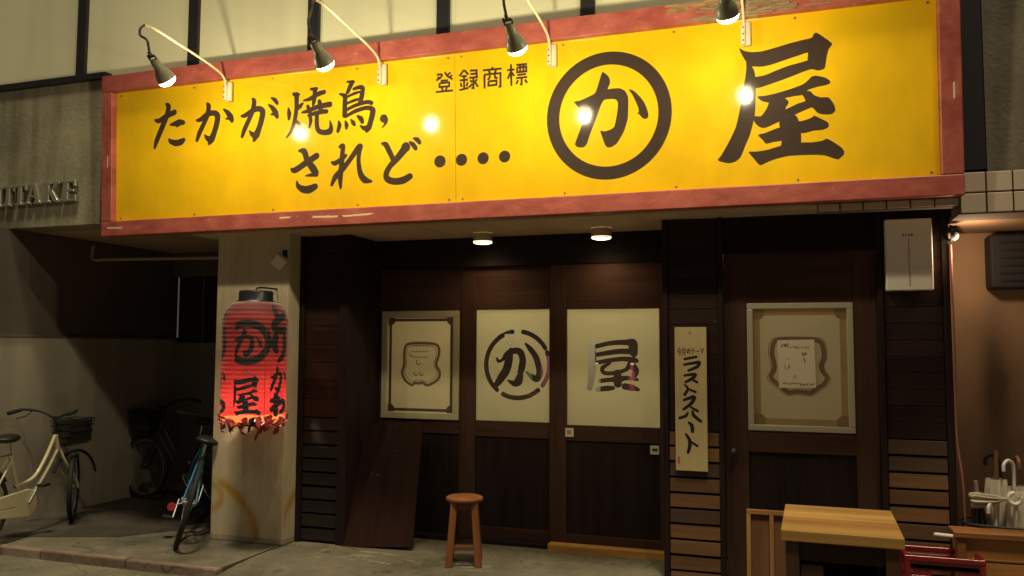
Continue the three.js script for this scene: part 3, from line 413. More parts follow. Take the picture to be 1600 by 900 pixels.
// ---------------------------------------------------------------- the room behind the frosted panes
{
  const r = thing('dining_room', 'dim wood-lined room showing through the clear letters of the panes', 'room');
  part('room_floor', span(-3.36, 0.92, -0.05, 0.02, -3.2, -0.06), M.darkWood, r); part('back_wall', span(-3.36, 0.92, 0.02, 2.44, -3.2, -3.1), wood([0.045, 0.024, 0.016], 0.6), r);
  part('left_wall', span(-3.46, -3.36, 0, 2.44, -3.2, -0.06), M.darkWood, r); part('right_wall', span(0.92, 1.0, 0, 2.44, -3.2, 0.1), M.darkWood, r);
  const c = thing('bar_counter', 'dark counter inside the shop glimpsed through the cut-out letters', 'counter', [-1.6, 0.02, -2.0]);
  part('counter_front', box(2.6, 1.0, 0.5, 0, 0.5, 0), M.darkWood2, c); part('counter_top', box(2.7, 0.05, 0.6, 0, 1.025, 0.02, { r: 0.01 }), wood([0.07, 0.035, 0.02], 0.35), c);
  const cols = [[0.04, 0.1, 0.05], [0.1, 0.05, 0.02], [0.3, 0.28, 0.24], [0.22, 0.03, 0.12], [0.05, 0.12, 0.16], [0.12, 0.07, 0.03]];
  const look = ['green', 'brown', 'pale', 'purple', 'blue', 'amber'];
  for (let i = 0; i < 6; i++) {
    const b = thing('bottle', `${look[i]} bottle standing on the counter behind the frosted panes`, 'bottle', [-2.62 + i * 0.36, 1.07, -1.95]);
    part('glass_body', lathe([[0.001, 0], [0.038, 0], [0.042, 0.02], [0.042, 0.17], [0.03, 0.22], [0.015, 0.26], [0.015, 0.31]], 14), phys(cols[i], 0.12, { clearcoat: 1 }), b); part('cap', new THREE.CylinderGeometry(0.017, 0.017, 0.02, 12).translate(0, 0.315, 0), M.white, b);
  }
  for (const [label, x, y, w, h, col] of [['added pale strip standing in for a reflection in the left stroke of the square kanji', -1.89, 1.34, 0.11, 0.6, [0.2, 0.21, 0.2]], ['added purple slip standing in for a reflection in the circled hiragana', -2.32, 1.31, 0.13, 0.3, [0.15, 0.04, 0.09]], ['added rust brown slip standing in for a reflection low in the ring around the hiragana', -2.27, 1.02, 0.12, 0.22, [0.34, 0.15, 0.07]], ['added pale slip standing in for a reflection at the top of the circle', -2.72, 1.62, 0.09, 0.12, [0.26, 0.27, 0.25]]]) {
    const s = thing('hanging_slip', label, 'hanging', [x, y, -1.6]); part('sheet', box(w, h, 0.004, 0, 0, 0), mat(col, 0.8), s); part('cord', rod([0, h / 2, 0], [0, 2.44 - y, 0], 0.003), M.black, s);  // added coloured slips that stand in for reflections in the clear letters
  }
  [[-2.35, -1.15, 'left'], [-1.1, -1.15, 'middle'], [0.05, -1.0, 'right']].forEach(([x, z, w], i) => {
    const p = thing('pendant_lamp', `${w} warm ceiling lamp lighting the room behind the frosted panes`, 'lamp', [x, 2.44, z]);
    part('cord', rod([0, 0, 0], [0, -0.12, 0], 0.005), M.black, p); part('bulb', new THREE.SphereGeometry(0.05, 16, 12).translate(0, -0.16, 0), mat([0.9, 0.8, 0.6], 0.5, { emissive: lin(1, 0.75, 0.4), emissiveIntensity: 5 }), p);
    const l = new THREE.PointLight(lin(1, 0.83, 0.48), [3.1, 3.1, 0.7][i], 0, 2); l.name = 'room_light'; l.position.set(x, 2.28, z); l.castShadow = true; l.shadow.radius = 2; scene.add(l);
  });
}
// ---------------------------------------------------------------- glazed doors and panels
const filmMat = (alpha, c = [0.56, 0.55, 0.36]) => phys(c, 1, { map: plasterMap, alphaMap: alpha, alphaTest: 0.5, transmission: 0.42, thickness: 0, side: THREE.DoubleSide });
// a frosted film with clear shapes cut out; draw() paints the clear shapes black, in cm from the lower left corner
function film(w, h, draw, px = 12) {
  const [c, x] = newCanvas(Math.round(w * 100 * px), Math.round(h * 100 * px), '#fff'); x.fillStyle = x.strokeStyle = '#000'; x.lineCap = 'butt';
  draw(x, (a) => a * px, (b) => c.height - b * px, px); return canvasTex(c, false);
}
function filmSheet(w, h, z) { return metricKeep(new THREE.PlaneGeometry(w, h).translate(0, 0, z)); }
function metricKeep(g) { return flat(g); }
const printMat = (map) => phys([1, 1, 1], 0.9, { map, transmission: 0.35, thickness: 0, side: THREE.DoubleSide });
function print(w, h, fill, draw, px = 12) { const [c, x] = newCanvas(Math.round(w * 100 * px), Math.round(h * 100 * px), fill); draw(x, px); return canvasTex(c); }
const filmMats = (a, c) => { const m = filmMat(a, c); m.map = null; return m; };
function leaf(name, label, x0, x1, zc, pane, filmDraw) {   // pane = [x0, x1, y0, y1]
  const d = thing(name, label, 'door', [0, 0, zc]), t = 0.036, [a, b, y0, y1] = pane, H = 2.2;
  part('stile', span(x0, a, 0.03, H, -t / 2, t / 2, { r: 0.003, g: 'y', off: x0 }), M.darkWood, d); part('stile', span(b, x1, 0.03, H, -t / 2, t / 2, { r: 0.003, g: 'y', off: x1 }), M.darkWood, d);
  part('top_rail', span(a, b, y1, H, -t / 2, t / 2 - 0.001, { r: 0.003, off: x0 }), M.darkWood, d); part('middle_rail', span(a, b, 0.83, y0, -t / 2, t / 2 - 0.001, { r: 0.003, off: x1 }), M.darkWood, d);
  part('bottom_rail', span(a, b, 0.03, 0.12, -t / 2, t / 2 - 0.001, { r: 0.003, off: x0 + 2 }), M.darkWood, d); part('kick_panel', span(a, b, 0.12, 0.83, -0.009, 0.006, { g: 'y', off: x0 }), M.darkWood2, d);
  part('pane', box(b - a, y1 - y0, 0.004, (a + b) / 2, (y0 + y1) / 2, 0.002), M.pane, d);
  const al = film(b - a, y1 - y0, filmDraw), s = part('frosted_film', filmSheet(b - a, y1 - y0, -0.003), filmMats(al), d); s.position.set((a + b) / 2, (y0 + y1) / 2, 0);
  return d;
}
leaf('sliding_door', 'dark wooden sliding door whose frosted pane has a circled hiragana character', -2.585, -1.765, -0.02, [-2.459, -1.836, 0.957, 1.854], (x, X, Y, s) => { paint(x, GLYPHS.doorka, X, Y, s, 1.15); paint(x, GLYPHS.doorring, X, Y, s, 1.1); });
const d3 = leaf('sliding_door', 'dark wooden sliding door whose frosted pane has a square kanji character', -1.815, -0.8, 0.022, [-1.685, -0.963, 0.949, 1.849], (x, X, Y, s) => paint(x, GLYPHS.doorya, X, Y, s, 1.25));
{
  const r = thing('door_lintel', 'dark beam above the sliding doors under the ceiling', 'beam'); part('beam', span(-3.34, -0.8, 2.2, 2.44, -0.08, 0.05, { r: 0.004 }), M.blackWood, r);
  const s = thing('door_sill', 'bare yellowish wooden step board under the right sliding door', 'sill'); part('sill_board', span(-1.81, -0.82, -0.01, 0.055, 0.045, 0.13, { r: 0.005 }), M.sill, s);
  const t = thing('door_track', 'dark wooden threshold under the window and left sliding door', 'sill'); part('threshold', span(-3.34, -1.815, -0.01, 0.03, -0.08, 0.08, { r: 0.004 }), M.blackWood, t); part('threshold', span(-1.815, -0.8, -0.01, 0.03, -0.08, 0.044, { r: 0.004 }), M.blackWood, t);
}
const stick = (label, x, y, z, w, draw) => {
  const [c, k] = newCanvas(96, 96, '#d9cdb4'); draw(k); const s = thing('door_sticker', label, 'sticker', [x, y, z]);
  const g = new RoundedBoxGeometry(w, w, 0.003, 1, 0.001), p = g.attributes.position, u = g.attributes.uv; for (let i = 0; i < p.count; i++) u.setXY(i, p.getX(i) / w + 0.5, p.getY(i) / w + 0.5);
  part('plate', g, mat([1, 1, 1], 0.4, { map: canvasTex(c) }), s); return s;
};
stick('small white sticker with a red mark under the square kanji pane', -1.66, 0.892, 0.0425, 0.068, (k) => { k.strokeStyle = '#b5402a'; k.lineWidth = 8; k.strokeRect(28, 30, 30, 30); k.fillStyle = '#b5402a'; k.fillRect(38, 40, 26, 12); });
stick('small white sticker with a dark arrow at the right edge of the sliding door', -1.003, 0.786, 0.0425, 0.066, (k) => { k.fillStyle = '#2a2420'; k.beginPath(); k.moveTo(16, 48); k.lineTo(46, 20); k.lineTo(46, 38); k.lineTo(78, 26); k.lineTo(78, 68); k.lineTo(46, 58); k.lineTo(46, 76); k.fill(); });
// ornamental framed window: pale frame, film with a clear border and a clear scrollwork shield
function shield(x, P, lw) { x.lineWidth = lw; x.lineJoin = 'round'; x.beginPath(); const n = P.length; x.moveTo((P[0][0] + P[n - 1][0]) / 2, (P[0][1] + P[n - 1][1]) / 2); for (let i = 0; i < n; i++) { const q = P[(i + 1) % n]; x.quadraticCurveTo(P[i][0], P[i][1], (P[i][0] + q[0]) / 2, (P[i][1] + q[1]) / 2); } x.closePath(); x.stroke(); }
function borderCut(x, W, H, m, lw, cr) { x.lineWidth = lw; x.strokeRect(m, m, W - 2 * m, H - 2 * m); for (const [cx, cy] of [[m, m], [W - m, m], [m, H - m], [W - m, H - m]]) { x.beginPath(); x.arc(cx, cy, cr, 0, 7); x.fill(); } }
function framedWindow(parent, X0, X1, Y0, Y1, z, fw, alpha, c, m) {
  const w = new THREE.Group(); w.name = 'window'; parent.add(w);
  part('frame', [span(X0, X1, Y1 - fw, Y1, z - 0.02, z + 0.016, { r: 0.006 }), span(X0, X1, Y0, Y0 + fw, z - 0.02, z + 0.016, { r: 0.006 }), span(X0, X0 + fw, Y0 + fw, Y1 - fw, z - 0.02, z + 0.0155, { r: 0.006 }), span(X1 - fw, X1, Y0 + fw, Y1 - fw, z - 0.02, z + 0.0155, { r: 0.006 })], m, w);
  part('pane', box(X1 - X0 - 2 * fw, Y1 - Y0 - 2 * fw, 0.004, (X0 + X1) / 2, (Y0 + Y1) / 2, z - 0.002), M.pane, w);
  const s = part('frosted_film', filmSheet(X1 - X0 - 2 * fw, Y1 - Y0 - 2 * fw, 0), printMat(alpha), w); s.position.set((X0 + X1) / 2, (Y0 + Y1) / 2, z - 0.008);
}
{
  const d = thing('window_panel', 'fixed dark wooden panel with an ornamental pale-framed window left of the sliding doors', 'window'), z = -0.03;
  const a = -3.312, b = -2.605;
  part('stile', span(-3.338, a, 0.03, 2.2, z - 0.02, z + 0.018, { g: 'y' }), M.darkWood, d); part('stile', span(b, -2.56, 0.03, 2.2, z - 0.02, z + 0.018, { g: 'y', off: 1 }), M.darkWood, d);
  part('top_rail', span(a, b, 1.846, 2.2, z - 0.02, z + 0.017, { off: 3 }), M.darkWood, d); part('middle_rail', span(a, b, 0.84, 0.95, z - 0.02, z + 0.017, { off: 4 }), M.darkWood, d);
  part('kick_panel', span(a, b, 0.03, 0.84, z - 0.01, z + 0.005, { g: 'y', off: 5 }), M.darkWood2, d);
  const W = b - a - 0.11, H = 0.896 - 0.11;
  const al = print(W, H, '#e2dab0', (x, s) => {
    const cw = x.canvas.width, ch = x.canvas.height; x.fillStyle = x.strokeStyle = '#4a3626'; borderCut(x, cw, ch, 1.9 * s, 2.4 * s, 4.4 * s); x.strokeStyle = '#6d5636';
    const P = [[240, 285], [390, 283], [478, 296], [480, 380], [448, 450], [490, 505], [480, 560], [430, 595], [385, 615], [350, 585], [330, 600], [290, 590], [275, 618], [215, 580], [185, 510], [210, 460], [205, 380], [212, 310]].map(([u, v]) => [((u - 80) / 510) * cw, ((v - 85) / 735) * ch]);
    shield(x, P, 2.3 * s); shield(x, P.map(([a, b]) => [cw / 2 + (a - cw / 2) * 0.86, ch * 0.47 + (b - ch * 0.47) * 0.87]), 0.5 * s); for (const q of [0.3, 0.36, 0.42]) { x.lineWidth = 0.5 * s; x.beginPath(); for (let i = 0; i < 14; i++) x.lineTo(cw * (0.36 + 0.02 * i), ch * (q + 0.008 * Math.sin(i * 2.3 + q * 40))); x.stroke(); } x.lineWidth = 0.8 * s; for (const [u, v, l] of [[300, 520, 14], [345, 520, 14], [320, 430, 18], [260, 370, 12]]) { x.beginPath(); x.arc(((u - 80) / 510) * cw, ((v - 85) / 735) * ch, l * cw / 510, 0.5, 4); x.stroke(); }
  });
  framedWindow(d, a, b, 0.95, 1.846, z + 0.02, 0.055, al, undefined, M.cream);
}
// ---------------------------------------------------------------- slatted walls and the projecting bay
function slats(parent, x0, x1, y0, y1, z, pitch, mats) {
  const src = [0, 1, 2, 3, 4].map((i) => box(x1 - x0, pitch - 0.014, 0.018, 0, 0, 0, { r: 0.004, off: i * 0.61 }));
  let i = 0;
  for (let y = y0; y + pitch / 2 < y1; y += pitch) {
    const o = new THREE.Mesh(src[Math.floor(rnd() * 5)], mats[Math.floor(rnd() * mats.length)]); o.name = 'slat'; o.castShadow = o.receiveShadow = true;
    o.position.set((x0 + x1) / 2, y + pitch / 2, z + rr(-0.0015, 0.0015)); o.rotation.x = -0.07; o.rotation.z = rr(-0.003, 0.003); parent.add(o); i++;
  }
}
function boards(parent, x0, x1, y0, y1, z, pitch) {   // plain dark boards above the slats
  const src = [0, 1, 2].map((i) => box(x1 - x0, pitch - 0.003, 0.016, 0, 0, 0, { r: 0.002, off: i * 0.83 }));
  for (let y = y0; y + pitch / 2 < y1; y += pitch) place({ geometry: src[Math.floor(rnd() * 3)], material: M.plain[Math.floor(rnd() * 3)] }, 'board', parent, [(x0 + x1) / 2, y + pitch / 2, z + rr(-0.001, 0.001)]);
}
{
  const w = thing('slat_wall', 'dark slatted wooden wall between the pillar and the window', 'wall');
  part('backing', span(-3.79, -3.36, 0, 2.44, 0.4, 0.475), M.blackWood, w); part('post', span(-3.79, -3.745, 0, 2.44, 0.475, 0.52, { r: 0.004, g: 'y' }), M.darkWood2, w); part('post', span(-3.42, -3.34, 0, 2.44, -0.06, 0.52, { r: 0.004, g: 'y', off: 2 }), M.darkWood2, w);
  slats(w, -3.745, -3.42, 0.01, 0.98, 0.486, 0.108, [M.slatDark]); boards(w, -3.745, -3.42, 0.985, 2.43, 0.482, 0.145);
}
{
  const b = thing('entrance_bay', 'projecting dark wooden bay with slatted posts at the right of the shop front', 'shop front'), z = 0.55;
  part('side_wall', span(-0.855, -0.82, 0, 2.44, 0.05, z - 0.04), M.darkWood2, b); part('side_wall', span(0.9, 0.93, 0, 2.44, 0.1, z - 0.04), M.darkWood2, b);
  for (const [x0, x1, off] of [[-0.86, -0.822, 0], [-0.486, -0.452, 1], [0.508, 0.545, 2], [0.886, 0.928, 3]]) part('post', span(x0, x1, -0.06, 2.437, z - 0.06, z + 0.016, { r: 0.004, g: 'y', off }), M.darkWood2, b);
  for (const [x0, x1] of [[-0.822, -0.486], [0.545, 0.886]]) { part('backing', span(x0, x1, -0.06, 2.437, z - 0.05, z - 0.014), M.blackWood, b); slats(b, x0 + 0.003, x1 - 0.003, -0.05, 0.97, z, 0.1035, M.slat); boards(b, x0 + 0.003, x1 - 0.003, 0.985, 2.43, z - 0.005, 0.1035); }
  part('header', span(-0.452, 0.508, 2.19, 2.437, z - 0.038, z - 0.01, { off: 2 }), M.blackWood, b);
}
{
  const d = thing('shop_door', 'dark wooden door with a pale ornamental window and a paper notice', 'door', [0, 0, 0.49]), a = -0.301, e = 0.366;
  part('stile', span(-0.45, a, 0.0, 2.2, -0.02, 0.02, { r: 0.003, g: 'y' }), M.darkWood, d); part('stile', span(e, 0.506, 0.0, 2.2, -0.02, 0.02, { r: 0.003, g: 'y', off: 2 }), M.darkWood, d);
  part('top_rail', span(a, e, 1.851, 2.2, -0.02, 0.019, { r: 0.003, off: 3 }), M.darkWood, d); part('middle_rail', span(a, e, 0.86, 1.001, -0.02, 0.019, { r: 0.003, off: 4 }), M.darkWood, d); part('bottom_rail', span(a, e, 0, 0.14, -0.02, 0.019, { r: 0.003, off: 5 }), M.darkWood, d);
  part('kick_panel', span(a, e, 0.14, 0.86, -0.01, 0.004, { g: 'y', off: 6 }), M.darkWood2, d);
  part('knob', [new THREE.SphereGeometry(0.022, 14, 10).translate(-0.395, 0.86, 0.055), new THREE.CylinderGeometry(0.008, 0.014, 0.04, 10).rotateX(Math.PI / 2).translate(-0.395, 0.86, 0.035)], M.lampDark, d);
  const W = e - a - 0.08, H = 0.85 - 0.08;
  const al = print(W, H, '#bdb08e', (x, s) => {
    const cw = x.canvas.width, ch = x.canvas.height; x.fillStyle = '#80602f'; x.strokeStyle = '#9a7d47'; borderCut(x, cw, ch, 2.2 * s, 4.2 * s, 5.2 * s); x.strokeStyle = '#70512a';
    const P = [[150, 200], [210, 158], [620, 160], [720, 185], [745, 260], [755, 380], [705, 470], [740, 555], [795, 610], [735, 705], [645, 735], [595, 805], [525, 785], [390, 780], [320, 805], [240, 720], [150, 665], [105, 600], [170, 520], [150, 400], [130, 330]].map(([u, v]) => [((1190 + u / 7.5 - 1178) / 148) * cw, ((510 + v / 7.5 - 483) / 184) * ch]);
    shield(x, P, 3.0 * s); shield(x, P.map(([a, b]) => [cw / 2 + (a - cw / 2) * 1.13, ch * 0.46 + (b - ch * 0.46) * 1.1]), 0.4 * s);
  });
  framedWindow(d, a, e, 1.001, 1.851, 0.012, 0.04, al, [0.62, 0.58, 0.42], M.alu);
  const n = thing('paper_notice', 'handwritten paper notice taped over the emblem of the right window', 'notice', [0.012, 1.447, 0.512]); n.rotation.z = 0.02;
  const [c, x] = newCanvas(232, 316, '#d8c8ae'); x.strokeStyle = '#3a302a'; x.lineCap = 'round';
  const scr = (x0, y0, x1, h, k, lw, col) => { x.strokeStyle = col; x.lineWidth = lw; let px = x0; while (px < x1) { x.beginPath(); x.moveTo(px, y0 + rr(-h, h)); for (let i = 0; i < k; i++) x.quadraticCurveTo(px + rr(0, 14), y0 + rr(-h, h), px + rr(4, 16), y0 + rr(-h, h)); x.stroke(); px += rr(15, 22); } };
  scr(22, 40, 60, 16, 4, 4, '#4a3c34'); scr(78, 50, 200, 10, 3, 3, '#54463c'); scr(150, 92, 172, 16, 4, 4, '#4a2c28'); scr(160, 140, 176, 22, 3, 4, '#8a4038'); scr(60, 120, 68, 22, 2, 2, '#6a5c50'); scr(40, 180, 70, 18, 3, 3, '#4a4038'); scr(92, 240, 106, 12, 3, 3, '#54463c'); scr(24, 288, 122, 7, 3, 3, '#54463c'); scr(130, 294, 216, 8, 3, 3, '#3a302a');
  const g = new THREE.PlaneGeometry(0.232, 0.316, 8, 8), p = g.attributes.position; for (let i = 0; i < p.count; i++) p.setZ(i, 0.004 * Math.sin(p.getX(i) * 18 + p.getY(i) * 7) + 0.004);
  g.computeVertexNormals(); part('sheet', g, mat([1, 1, 1], 0.8, { map: canvasTex(c), side: THREE.DoubleSide }), n);
}
{ // vertical name board
  const n = thing('name_board', 'tall narrow pale wooden board with black brush writing on the left slatted post', 'sign', [-0.6685, 1.206, 0.575]);
  const w = 0.213, h = 0.968, s = 20, [c, x] = newCanvas(w * 100 * s, h * 100 * s, '#cdb683'), im = x.getImageData(0, 0, c.width, c.height);
  for (let j = 0; j < c.height; j++) for (let i = 0; i < c.width; i++) { const k = 0.93 + 0.1 * fbm(i / c.width, j / c.height, 14, 3, 4, 301) + 0.05 * (fbm(i / c.width, j / c.height, 60, 4, 2, 303) - 0.5), o = (j * c.width + i) * 4; im.data[o] *= k; im.data[o + 1] *= k; im.data[o + 2] *= k; }
  x.putImageData(im, 0, 0); x.fillStyle = '#17110e'; paint(x, GLYPHS.name, (a) => a * s, (b) => c.height - b * s, s, 1.2);
  x.strokeStyle = '#3a1a14'; x.lineCap = 'round';
  const kan = [[[[50, 0], [5, 45]], [[50, 0], [95, 45]], [[30, 45], [68, 45]], [[20, 62], [78, 62], [55, 100]]], [[[25, 5], [25, 70], [10, 98]], [[25, 5], [80, 5], [80, 98], [65, 92]], [[25, 35], [80, 35]], [[25, 62], [80, 62]]], [[[52, 20], [45, 70], [25, 85], [12, 60], [30, 25], [60, 15], [88, 40], [80, 75], [60, 92]]], [[[20, 10], [80, 10]], [[5, 38], [95, 38]], [[52, 38], [48, 70], [30, 98]]], [[[5, 50], [95, 50]]], [[[8, 18], [90, 18], [50, 62]], [[35, 45], [65, 85]]]];
  kan.forEach((st, i) => gothic(x, st, (a) => (1.7 + i * 3.05 + a * 0.028) * s, (b) => c.height - (82.6 - b * (i < 2 ? 0.052 : 0.042)) * s, 0.52 * s));
  x.fillStyle = '#b0542c'; x.fillRect(1.2 * s, c.height - 9.2 * s, 1.7 * s, 4.6 * s); x.fillStyle = '#cdb683'; for (let i = 0; i < 5; i++) x.fillRect((1.4 + (i % 2) * 0.6) * s, c.height - (8.9 - i * 0.85) * s, 0.5 * s, 0.4 * s);
  const g = flat(new RoundedBoxGeometry(w, h, 0.018, 1, 0.003)), p = g.attributes.position, u = g.attributes.uv; for (let i = 0; i < p.count; i++) u.setXY(i, p.getX(i) / w + 0.5, p.getY(i) / h + 0.5);
  part('board', g, mat([1, 1, 1], 0.6, { map: canvasTex(c) }), n); part('hanging_nail', new THREE.CylinderGeometry(0.004, 0.004, 0.02, 8).rotateX(Math.PI / 2).translate(-0.005, 0.45, 0.008), M.steel, n);
}
{ // white meter box, small lamp, dark box, cable
  const m = thing('meter_box', 'white wall box with a centre seam high on the right slatted post', 'meter box', [0.69, 2.138, 0.575]);
  part('case', [box(0.27, 0.45, 0.075, 0, 0, 0.03, { r: 0.008 })], M.whitePlastic, m); part('door_seam', box(0.003, 0.3, 0.003, 0, -0.05, 0.0685), M.greyPlastic, m);
  part('label_print', [[-0.03, 0.008], [-0.014, 0.005], [0.002, 0.008], [0.018, 0.011]].map(([x, w]) => box(w, 0.011, 0.002, x, 0.122, 0.0682)), M.ink, m);
  for (const x of [-0.07, 0.075]) part('bottom_latch', box(0.07, 0.014, 0.05, x, -0.23, 0.03, { r: 0.004 }), M.black, m);
  const l = thing('bulkhead_lamp', 'small round dark lamp with a pale lens beside the white wall box', 'lamp', [0.945, 2.265, 0.6]);
  part('back_plate', new THREE.CylinderGeometry(0.05, 0.055, 0.02, 20).rotateZ(-Math.PI / 2).translate(-0.006, 0, 0), M.black, l); part('hood', new THREE.SphereGeometry(0.05, 20, 10, 0, Math.PI * 2, 0, Math.PI / 2).translate(0.012, 0.0, 0), M.black, l);
  part('lens_lamp', new THREE.SphereGeometry(0.03, 18, 12).translate(0.004, -0.014, 0), mat([0.8, 0.72, 0.6], 0.4, { emissive: lin(1, 0.72, 0.45), emissiveIntensity: 0.16 }), l);
  const pl = new THREE.PointLight(lin(1, 0.72, 0.46), 0.55, 0, 2); pl.name = 'bulkhead_light'; pl.position.set(1.03, 2.16, 0.6); pl.castShadow = true; pl.shadow.radius = 2; scene.add(pl);  // added light to brighten the brown wall, hung just off the small dome
  const a = thing('wall_unit', 'dark boxy unit fixed to the brown wall at the right edge', 'box', [1.51, 2.125, 0.0]);
  part('casing', box(0.56, 0.36, 0.18, 0, 0, 0.09, { r: 0.02 }), mat([0.022, 0.018, 0.019], 0.75), a); part('grille', [0, 1, 2, 3, 4, 5].map((i) => box(0.48, 0.012, 0.01, 0.02, -0.13 + i * 0.05, 0.183)), M.black, a);
  const c = thing('cable', 'thin reddish cable running down the edge of the right post', 'cable'); part('wire', tube([[0.936, 2.2, 0.57], [0.938, 1.5, 0.575], [0.934, 1.0, 0.58], [0.955, 0.75, 0.6], [0.965, 0.45, 0.58]], 0.007, 40), mat([0.3, 0.11, 0.07], 0.5), c);
}
// ---------------------------------------------------------------- paper lantern
{
  const L = thing('paper_lantern', 'tattered red paper lantern with black characters hanging before the pillar', 'lantern', [-3.893, 0, 0.95]);
  const CW = 1280, CH = 800, y0 = 0.94, y1 = 1.885, [c, x] = newCanvas(CW, CH, '#b8232a'), m = CW / (Math.PI * 2 * 0.24);
  const px = (deg) => ((((deg % 360) + 360) % 360) / 360) * CW, py = (y) => ((y1 - y) / (y1 - y0)) * CH;
  { const im = x.getImageData(0, 0, CW, CH); for (let j = 0; j < CH; j++) for (let i = 0; i < CW; i++) {
    const u = i / CW, v = j / CH, n = fbm(u, v, 12, 8, 4, 401), s = fbm(u, v, 40, 4, 3, 405), h = y1 - v * (y1 - y0) + 0.05 * (n - 0.5); let r = 196 + 40 * (n - 0.5) + 16 * (s - 0.5), g = 58 + 30 * (n - 0.5), b = 60 + 20 * (n - 0.5);
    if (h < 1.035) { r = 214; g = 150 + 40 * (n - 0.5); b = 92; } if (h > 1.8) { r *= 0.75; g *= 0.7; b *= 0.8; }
    im.data.set([r, g, b, 255], (j * CW + i) * 4); } x.putImageData(im, 0, 0); }
  x.fillStyle = x.strokeStyle = '#0b1014';
  const fit = (polys) => { const a = polys.flat(), X = a.map((p) => p[0]), Y = a.map((p) => p[1]); return [Math.min(...X), Math.max(...X), Math.min(...Y), Math.max(...Y)]; };
  const put = (kind, shapes, deg, yc, w, h) => { // w, h in metres
    const [a, b, lo, hi] = fit(shapes), X = (q) => px(deg) + ((q - a) / (b - a) - 0.5) * w * m, Y = (q) => py(yc) - ((q - lo) / (hi - lo) - 0.5) * h * m;
    if (kind === 'fill') fillShapes(x, shapes, X, Y); else paint(x, shapes, X, Y, kind);
  };
  const grid = (st) => st.map((s) => s.map(([a, b, w]) => [a, 100 - b, w]));
  const G = { to: grid([[[30, 5, 16], [38, 45, 16]], [[80, 30, 16], [35, 55, 18], [22, 75, 18], [35, 92, 18], [85, 92, 16]]]), ri: grid([[[28, 10, 18], [24, 40, 20], [32, 62, 14]], [[70, 8, 18], [74, 50, 20], [62, 80, 16], [42, 98, 10]]]), wa: grid([[[30, 2, 17], [30, 98, 17]], [[8, 28, 12], [45, 25, 15], [10, 75, 14]], [[12, 72, 12], [50, 40, 15], [80, 42, 18], [88, 65, 20], [55, 95, 10]]]) };
  const mainCol = (deg) => { x.lineWidth = 0.054 * m; x.beginPath(); x.ellipse(px(deg), py(1.575), 0.155 * m, 0.14 * m, 0, 0, 7); x.stroke(); x.lineWidth = 0.016 * m; x.lineJoin = 'round'; put('fill', GLYPHS.bigka, deg, 1.572, 0.225, 0.215); put('fill', GLYPHS.bigya, deg - 5, 1.185, 0.27, 0.29); };
  const sideCol = (deg) => { put(2.7, G.to, deg, 1.75, 0.13, 0.16); put(2.7, G.ri, deg, 1.53, 0.12, 0.18); put(6.6, GLYPHS.ka, deg, 1.295, 0.17, 0.19); put(2.4, G.wa, deg, 1.115, 0.15, 0.13); };
  mainCol(22); sideCol(86); sideCol(-44 + 360); mainCol(160); sideCol(238);
  const map = canvasTex(c); map.wrapS = THREE.RepeatWrapping;
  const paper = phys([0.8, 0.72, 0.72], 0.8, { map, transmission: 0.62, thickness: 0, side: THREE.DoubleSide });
  // body: a ribbed sleeve, torn away at its lower edge
  const NT = 120, NY = 130, pos = [], uv = [], idx = [], rad = (y) => { const t = (y - 1.72) / 0.165; let r = 0.24; if (t > 0) r = 0.13 + 0.11 * Math.sqrt(Math.max(0, 1 - t * t)); if (y < 1.02) r -= 0.05 * ((1.02 - y) / 0.08) ** 2; return r + 0.002 * Math.cos(((y - y0) / 0.034) * Math.PI * 2); };
  const hem = (a) => 1.0 + 0.055 * (fbm(a / (2 * Math.PI), 0.3, 18, 3, 4, 411) - 0.5) * 2 + (Math.abs(Math.sin(a * 4.3)) > 0.93 ? 0.03 : 0);
  for (let j = 0; j <= NY; j++) for (let i = 0; i <= NT; i++) { const a = (i / NT) * Math.PI * 2, h = hem((i % NT) / NT * Math.PI * 2), y = Math.max(h + (j / NY) * (y1 - h), h), w = 0.003 * (fbm(i / NT, j / NY, 9, 9, 3, 421) - 0.5), r = rad(y) + w; pos.push(Math.sin(a) * r, y, Math.cos(a) * r); uv.push(i / NT, (y - y0) / (y1 - y0)); }
  for (let j = 0; j < NY; j++) for (let i = 0; i < NT; i++) { const k = j * (NT + 1) + i; idx.push(k, k + 1, k + NT + 1, k + 1, k + NT + 2, k + NT + 1); }
  const g = new THREE.BufferGeometry(); g.setAttribute('position', new THREE.Float32BufferAttribute(pos, 3)); g.setAttribute('uv', new THREE.Float32BufferAttribute(uv, 2)); g.setIndex(idx); g.computeVertexNormals();
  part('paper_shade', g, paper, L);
  part('top_ring', lathe([[0.001, 1.968], [0.118, 1.968], [0.126, 1.958], [0.128, 1.895], [0.15, 1.885], [0.15, 1.872], [0.13, 1.87]], 32), phys([0.012, 0.014, 0.018], 0.35), L);
  part('seam', tube([0, 0.2, 0.4, 0.6, 0.8, 1].map((t) => { const y = 1.02 + t * 0.8, r = rad(y) + 0.002; return [Math.sin(0.95) * r, y, Math.cos(0.95) * r]; }), 0.0022, 20, 5), mat([0.28, 0.03, 0.03], 0.8), L);
  // torn strips and crumpled rags of paper hanging from the hem
  const rag = phys([0.26, 0.03, 0.04], 0.85, { transmission: 0.3, thickness: 0, side: THREE.DoubleSide }), rag2 = phys([0.42, 0.1, 0.06], 0.85, { transmission: 0.35, thickness: 0, side: THREE.DoubleSide }), dark = mat([0.05, 0.012, 0.02], 0.85, { side: THREE.DoubleSide });
